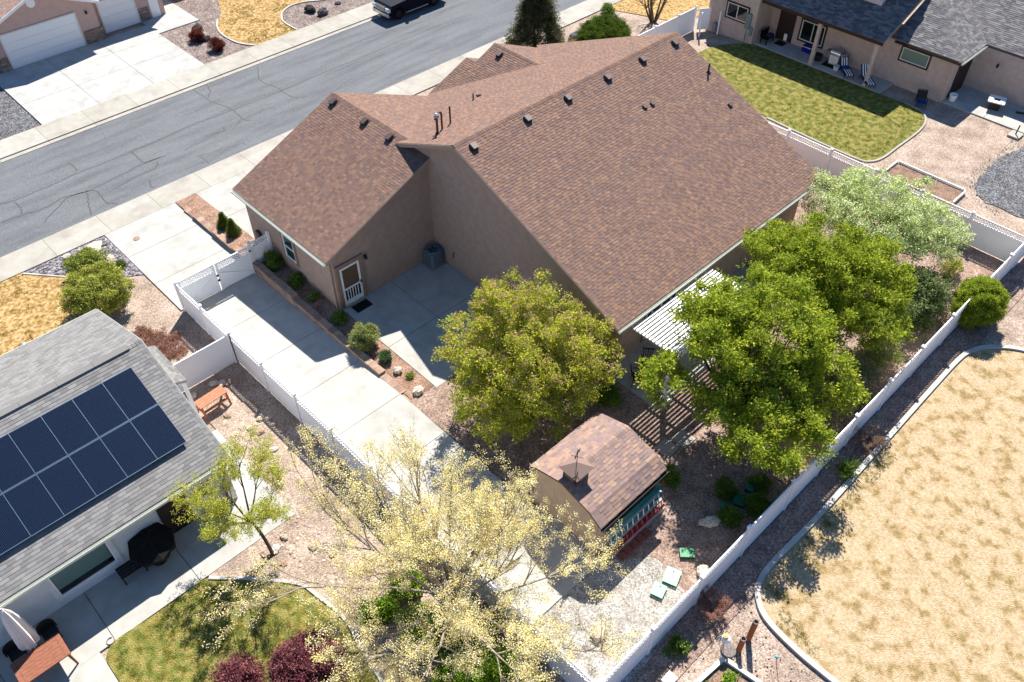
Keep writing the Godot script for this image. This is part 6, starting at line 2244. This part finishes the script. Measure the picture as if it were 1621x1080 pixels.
	# bare shrub tree at the top
	var b = thing("bare_tree", "leafless multi stemmed tree behind the clipped juniper", "tree", gp(51.2, -37.4))
	var bs := S()
	var bo := []
	for k in 7:
		var a := TAU * k / 7
		branch(bs, Vector3(cos(a), -0.3, sin(a)) * 0.15, Vector3(cos(a) * 0.45, 1, sin(a) * 0.45).normalized(), rng.randf_range(1.8, 2.6), 0.09, 0, bo, [4, 4, 3], [1.3, 0.8, 0.5], 0.6)
	obj("trunk", bs, M.bark, b)

func shrub(called: String, label: String, base: Vector3, r: Vector3, kind: String, pal: Array, clusters: int, per: int, group := "", cr := 0.22, shell := 0.3, smin := 0.8, smax := 1.3):
	return leafy(called, label, "shrub", base, {lobes = [[Vector3(0, r.y, 0), r]], clusters = clusters, per = per, cr = cr, leaf = kind, pal = pal, trunk_h = r.y * 0.7, trunk_r = 0.03, stems = 3, limbs = 14, shell = shell, smin = smin, smax = smax}, group)

func build_plants():
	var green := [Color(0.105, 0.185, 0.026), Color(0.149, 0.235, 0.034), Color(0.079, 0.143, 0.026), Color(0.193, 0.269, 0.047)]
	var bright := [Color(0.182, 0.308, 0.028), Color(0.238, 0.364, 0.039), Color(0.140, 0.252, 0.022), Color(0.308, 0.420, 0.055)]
	var purple := [Color(0.182, 0.049, 0.066), Color(0.238, 0.084, 0.094), Color(0.126, 0.035, 0.050), Color(0.336, 0.154, 0.143)]
	var sage := [Color(0.280, 0.322, 0.110), Color(0.364, 0.392, 0.154), Color(0.210, 0.252, 0.077)]
	var bush := [Color(0.311, 0.348, 0.053), Color(0.413, 0.441, 0.081), Color(0.227, 0.258, 0.042), Color(0.536, 0.514, 0.135)]
	var red := [Color(0.34, 0.18, 0.13), Color(0.42, 0.27, 0.21), Color(0.27, 0.12, 0.09)]
	# hedge ball at the fence, dark shrubs along it
	shrub("round_hedge", "clipped round yellow green bush at the gap in the back fence", Vector3(36.0, 0, -5.55), Vector3(1.3, 1.15, 1.05), "tiny", [Color(0.28, 0.36, 0.03), Color(0.36, 0.43, 0.04), Color(0.21, 0.29, 0.03)], 330, 22, "", 0.17, 0.16, 1.0, 1.5)
	shrub("dark_shrub", "loose dark green shrub inside the fence beside the clipped bush", Vector3(34.0, 0, -7.6), Vector3(1.8, 1.2, 1.4), "broad", [Color(0.1, 0.155, 0.04), Color(0.16, 0.21, 0.07), Color(0.25, 0.3, 0.13)], 95, 18, "", 0.4, 0.5)
	shrub("dark_shrub", "olive brown shrub in the shade between the two bright green trees and the fence", Vector3(26.8, 0, -7.3), Vector3(2.3, 0.85, 1.1), "small", [Color(0.27, 0.265, 0.12), Color(0.33, 0.3, 0.17), Color(0.22, 0.24, 0.09), Color(0.38, 0.34, 0.22)], 150, 20, "", 0.4, 0.5)
	shrub("dark_shrub", "sprawling olive shrub along the shaded inside of the back fence", Vector3(30.2, 0, -7.3), Vector3(1.3, 0.7, 0.9), "small", [Color(0.2, 0.25, 0.06), Color(0.27, 0.3, 0.09)], 60, 18, "", 0.35, 0.5)
	shrub("sparse_shrub", "sparse yellow green shrub in the far yard corner", Vector3(38.6, 0, -7.9), Vector3(0.6, 0.45, 0.5), "small", bush, 22, 12, "", 0.2, 0.5)
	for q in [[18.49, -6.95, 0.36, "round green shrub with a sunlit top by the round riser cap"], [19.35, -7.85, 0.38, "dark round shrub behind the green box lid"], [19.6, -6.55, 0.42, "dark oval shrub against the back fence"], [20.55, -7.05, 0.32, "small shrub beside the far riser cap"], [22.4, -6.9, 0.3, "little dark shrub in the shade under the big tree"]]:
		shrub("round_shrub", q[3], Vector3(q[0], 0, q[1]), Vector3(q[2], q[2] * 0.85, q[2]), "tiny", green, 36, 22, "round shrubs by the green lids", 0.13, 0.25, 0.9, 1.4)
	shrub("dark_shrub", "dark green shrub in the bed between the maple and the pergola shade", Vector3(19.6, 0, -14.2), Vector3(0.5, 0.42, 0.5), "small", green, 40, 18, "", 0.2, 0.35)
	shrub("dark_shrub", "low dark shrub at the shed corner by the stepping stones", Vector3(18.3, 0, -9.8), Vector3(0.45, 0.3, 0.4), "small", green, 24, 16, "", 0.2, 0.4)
	# bed by the retaining wall
	shrub("sage_shrub", "rounded grey green shrub at the sunny edge of the patio bed", Vector3(14.1, -0.02, -24.45), Vector3(0.6, 0.55, 0.58), "tiny", sage, 90, 26, "", 0.16, 0.25, 1.0, 1.6)
	shrub("small_shrub", "small bright green shrub next to the white boulder", Vector3(14.15, -0.02, -23.0), Vector3(0.24, 0.24, 0.24), "tiny", [Color(0.08, 0.16, 0.06), Color(0.12, 0.2, 0.08)], 24, 20, "", 0.1, 0.3)
	shrub("small_shrub", "green leafy shrub inside the gate by the house wall", Vector3(14.2, -0.02, -32.3), Vector3(0.4, 0.4, 0.4), "small", green, 36, 18, "", 0.15, 0.3)
	shrub("small_shrub", "low dark shrub under the wing window", Vector3(14.25, -0.02, -30.4), Vector3(0.34, 0.2, 0.45), "small", green, 24, 14, "", 0.15, 0.4)
	shrub("small_shrub", "tiny low plant in the bed past the window", Vector3(14.2, -0.02, -28.8), Vector3(0.2, 0.12, 0.2), "small", green, 10, 10, "", 0.1, 0.4)
	shrub("small_shrub", "low dark shrub at the patio corner by the door", Vector3(14.2, -0.02, -26.6), Vector3(0.28, 0.2, 0.26), "small", green, 20, 14, "", 0.12, 0.4)
	shrub("small_shrub", "tiny yellow green sprout in the red gravel", Vector3(14.3, -0.02, -21.4), Vector3(0.1, 0.07, 0.1), "tiny", bright, 6, 8, "", 0.06, 0.4)
	for q in [[14.2, -37.4, 0.75], [14.2, -36.4, 0.8]]:
		var t = thing("cone_shrub", ("small cone shaped evergreen nearer the pavement in the front block wall bed" if q[1] < -37.0 else "small cone shaped evergreen nearer the white gate in the front block wall bed"), "shrub", Vector3(q[0], lerpf(-0.12, -0.6, (-33.1 - q[1]) / 8.5) + 0.02, q[1]), 0.0, "cone shrubs")
		var st := S()
		limb(st, Vector3(0, -0.05, 0), Vector3(0, q[2], 0), 0.03, 0.01, 0.0, 3)
		obj("trunk", st, M.bark, t)
		var pl := []
		for k in 900:
			var h := pow(rng.randf(), 1.3)
			var r: float = (1.0 - h) * 0.4 * pow(rng.randf(), 0.3) + 0.02
			var a := rng.randf() * TAU
			pl.append(Vector3(cos(a) * r, 0.05 + h * q[2] * 1.15, sin(a) * r))
		leaves("crown", t, pl, "tiny", [Color(0.1, 0.15, 0.02), Color(0.14, 0.19, 0.03), Color(0.07, 0.11, 0.02)], 0.6, 1.0)
	# left front yard
	leafy("olive_bush", "big rounded olive green bush on the front gravel beside the solar house", "shrub", gp(6.7, -36.2), {lobes = [[Vector3(-0.1, 1.2, 0.2), Vector3(1.6, 1.05, 1.45)]], clusters = 250, per = 24, cr = 0.26, leaf = "small", pal = bush, trunk_h = 0.7, trunk_r = 0.05, stems = 4, limbs = 28, shell = 0.3, smin = 0.8, smax = 1.3})
	shrub("olive_bush", "smaller green bush in the slate rock bed by the pavement", gp(7.3, -39.4), Vector3(1.0, 0.55, 0.8), "small", green + bush, 90, 22, "", 0.24, 0.3)
	shrub("small_shrub", "small round plant in the slate gravel by the drive", gp(8.6, -38.5), Vector3(0.2, 0.16, 0.2), "tiny", green, 14, 16, "", 0.1, 0.3)
	for q in [[6.0, -33.2], [6.4, -32.4], [7.0, -32.9], [6.9, -31.9], [7.5, -32.2], [7.2, -31.2], [7.9, -31.5], [6.6, -31.3], [7.6, -30.6]]:
		shrub("red_shrub", "low reddish ground plant beside the solar house by the fence", gp(q[0], q[1]), Vector3(0.6, 0.05, 0.6), "tiny", red, 34, 7, "reddish ground plants", 0.09, 0.7)
	# bottom left
	shrub("purple_shrub", "larger purple leaved shrub at the end of the green lawn", Vector3(3.15, 0, -12.9), Vector3(1.3, 0.95, 1.2), "small", purple, 170, 24, "", 0.25, 0.3)
	shrub("purple_shrub", "narrower upright purple leaved shrub on the green lawn", Vector3(1.35, 0, -14.3), Vector3(0.75, 0.75, 0.7), "small", purple, 90, 22, "", 0.2, 0.35)
	for q in [[7.0, -11.4, 0.9, "leafy bright green shrub under the yellow tree by the pebble bed"], [8.1, -10.2, 0.85, "leafy bright green shrub against the side fence under the yellow tree"], [6.4, -9.4, 0.8, "bright green shrub at the lower end of the pebble bed"], [7.7, -8.4, 0.9, "bright green shrub close to the fence corner"], [6.2, -13.2, 0.55, "small bright green shrub at the kerb under the yellow tree"], [7.6, -13.4, 0.5, "small bright green shrub between kerb and fence"]]:
		shrub("green_shrub", q[3], Vector3(q[0], 0, q[1]), Vector3(q[2], q[2] * 0.8, q[2]), "broad", bright, int(70 * q[2]), 16, "green shrubs under the yellow tree", 0.28, 0.5, 0.7, 1.1)
	# dry twiggy shrubs and weeds
	for q in [[25.5, -5.1, 0.5, "dry grey twiggy shrub outside the back fence"], [14.9, -5.2, 0.45, "rusty dry shrub in the fence shade near the timber posts"]]:
		var t = thing("dry_shrub", q[3], "shrub", Vector3(q[0], 0, q[1]))
		var st := S()
		var o := []
		for k in 9:
			var a := TAU * k / 9
			branch(st, Vector3.ZERO, Vector3(cos(a) * 0.7, 0.8, sin(a) * 0.7).normalized(), q[2] * 1.2, 0.012, 1, o, [0, 5, 3], [0.3, 0.3, 0.2], 0.1)
		obj("stems", st, M.bark_pale if q[0] > 20.0 else M.cedar, t)
		var pl := []
		for e in o: pl.append(e[0])
		leaves("crown", t, pl, "tiny", [Color(0.22, 0.14, 0.1), Color(0.28, 0.2, 0.15)] if q[0] > 20.0 else red, 0.4, 0.8)
	shrub("green_weed", "dark green weed clump at the kerb outside the back fence", Vector3(23.6, 0, -4.95), Vector3(0.4, 0.25, 0.35), "blade", green, 16, 8, "", 0.25, 0.5)
	shrub("green_weed", "green weed clump in the fence shade near the white box", Vector3(12.9, 0, -5.2), Vector3(0.35, 0.25, 0.3), "small", green, 14, 12, "", 0.2, 0.5)
	for q in [[12.4, -3.5], [12.9, -3.0], [13.3, -3.3], [12.2, -2.8]]:
		shrub("vegetable_plant", "low green plant in the timber edged vegetable bed", Vector3(q[0], 0.02, q[1]), Vector3(0.22, 0.12, 0.22), "small", bright, 8, 10, "vegetable bed plants", 0.14, 0.5)
	# across and along the street
	shrub("juniper", "clipped dark green juniper mound in front of the plain white fence", gp(45.6, -37.6), Vector3(2.2, 0.85, 1.7), "needle", [Color(0.075, 0.125, 0.012), Color(0.1, 0.16, 0.018), Color(0.05, 0.085, 0.01)], 330, 22, "", 0.28, 0.25)
	shrub("small_shrub", "pale yellow green clump beside the juniper", gp(46.6, -39.4), Vector3(0.5, 0.3, 0.4), "blade", bright, 16, 8, "", 0.25, 0.5, 0.6, 1.0)
	for q in [[48.0, -40.2, "round green shrub behind the yellow green clump"], [50.0, -41.0, "round green shrub by the dry lawn edge"]]:
		shrub("small_shrub", q[2], gp(q[0], q[1]), Vector3(0.5, 0.32, 0.45), "small", green, 30, 16, "", 0.2, 0.35)
	shrub("small_shrub", "dry tan grass clump behind the roof near the dark boulder", gp(43.8, -39.0), Vector3(0.5, 0.2, 0.4), "blade", [Color(0.35, 0.27, 0.14), Color(0.28, 0.24, 0.1)], 14, 8, "", 0.25, 0.5, 0.6, 1.0)
	rock("dark flat boulder on the tan gravel behind the brown roof", gp(45.0, -39.9), Vector3(0.55, 0.28, 0.4), 4, 0.4)
	rock("pale flat boulder between the juniper and the round shrubs", gp(48.2, -39.2), Vector3(0.5, 0.3, 0.4), 4, 0.2)
	shrub("small_shrub", "yellow green shrub by the front path behind the brown roof", gp(28.9, -37.6), Vector3(0.55, 0.4, 0.5), "tiny", [Color(0.24, 0.25, 0.06), Color(0.3, 0.3, 0.09)], 40, 18, "", 0.18, 0.3)
	for q in [[24.75, -59.35], [25.0, -57.0]]:
		shrub("red_shrub", ("small dark red shrub beside the drive of the pink garage house" if q[1] < -58.0 else "small dark red shrub nearer the kerb across the street"), gp(q[0], q[1]), Vector3(0.5, 0.4, 0.5), "small", [Color(0.12, 0.025, 0.02), Color(0.17, 0.04, 0.03)], 44, 18, "dark red shrubs across the street", 0.18, 0.3)
	struct(sheet("lawn", pv([50.5, -41.7, 75, -41.7, 75, -35.5, 52.6, -35.5, 51.5, -39]), 0.01, M.lawn_gold))

	build_grass()

# tufts standing out of the lawns: one object for each lawn
func tufts(label: String, poly: PackedVector2Array, dy: float, n: int, pal: Array, smin: float, smax: float, keep: Callable):
	var places := []
	var lo := poly[0]
	var hi := poly[0]
	for p in poly:
		lo = lo.min(p); hi = hi.max(p)
	var tries := 0
	while places.size() < n and tries < n * 30:
		tries += 1
		var p := Vector2(rng.randf_range(lo.x, hi.x), rng.randf_range(lo.y, hi.y))
		if Geometry2D.is_point_in_polygon(p, poly) and keep.call(p):
			places.append(gp(p.x, p.y, dy))
	var o := leaves(numbered("grass"), self, places, "blade", pal, smin, smax)
	stuff(o)
	tag(o, label, "grass")

func build_grass():
	var clump := noise(SIMPLEX, 0.35, 301, 3)
	var fine := noise(SIMPLEX, 1.1, 302, 2)
	var deep := [Color(0.07, 0.14, 0.02), Color(0.1, 0.18, 0.025), Color(0.13, 0.2, 0.03)]
	var rl := pv([49.2, -31.3, 51.8, -30.4, 52.75, -29.1, 52.8, -18.75, 52.9, -17.5, 51.8, -15.95, 50.38, -15.7, 46.02, -15.75, 45.2, -16.3, 45.05, -19.2, 45.2, -23.0, 46, -27.5])
	tufts("dark green grass tufts in the back lawn next door", rl, 0.01, 1500, deep, 0.25, 0.5, func(p): return fine.get_noise_2d(p.x, p.y) > 0.38 or (p.x > 52.0 and rng.randf() < 0.5) or (p.y > -16.6 and rng.randf() < 0.6) or (p.x < 45.9 and rng.randf() < 0.4))
	tufts("sparse straw and olive grass tufts in the big dry lawn", pv([17, -4.4, 33, -4.5, 35.5, -2.5, 37, 2, 40, 6, 20, 6, 16, 2, 16.1, -3.4]), 0.01, 1100, [Color(0.46, 0.36, 0.2), Color(0.4, 0.31, 0.17), Color(0.34, 0.29, 0.14), Color(0.54, 0.44, 0.28)], 0.16, 0.32, func(p): return absf(clump.get_noise_2d(p.x * 2.4, p.y * 2.4) - 0.28) < 0.045)
	tufts("green grass growing along the kerb of the big dry lawn", pv([17, -4.45, 26, -4.5, 26, -3.9, 18, -4.0, 16.9, -3.4, 16.5, -2, 16.5, 1.0, 16.0, 1.0, 16.0, -2.3, 16.2, -3.6]), 0.01, 900, [Color(0.16, 0.22, 0.035), Color(0.22, 0.25, 0.05), Color(0.12, 0.17, 0.03)], 0.22, 0.42, func(p): return clump.get_noise_2d(p.x, p.y) > -0.25)
	tufts("green grass tufts in the lawn by the solar house patio", pv([2.4, -18.6, -0.9, -18.6, -1.2, -18, -1.2, -8, 4.3, -8, 5.1, -14, 4.7, -16.2]), 0.045, 1600, [Color(0.13, 0.2, 0.03), Color(0.18, 0.24, 0.04), Color(0.3, 0.28, 0.09)], 0.22, 0.42, func(p): return fine.get_noise_2d(p.x, p.y) > -0.05)
	tufts("olive grass tufts in the dry front lawn beside the rock bed", pv([-2, -41.6, 4.6, -41.6, 5.4, -40.6, 6.2, -39.6, 5.4, -36, -2, -34]), 0.01, 1500, [Color(0.24, 0.22, 0.06), Color(0.34, 0.26, 0.1), Color(0.16, 0.19, 0.05)], 0.2, 0.4, func(p): return clump.get_noise_2d(p.x * 1.6, p.y * 1.6) > 0.2 or (p.y < -41.1 and rng.randf() < 0.5))
	tufts("olive grass tufts round the golden lawn across the street", pv([27.1, -60, 26.8, -58.2, 27, -56.8, 27.6, -55.8, 30.9, -55.8, 30.9, -57.4, 32, -59.3, 34.3, -59.6, 38, -60, 30, -63]), 0.015, 1300, [Color(0.26, 0.23, 0.06), Color(0.36, 0.27, 0.09), Color(0.18, 0.2, 0.05)], 0.25, 0.45, func(p): return clump.get_noise_2d(p.x * 1.2, p.y * 1.2) > 0.22 or p.y > -56.2)
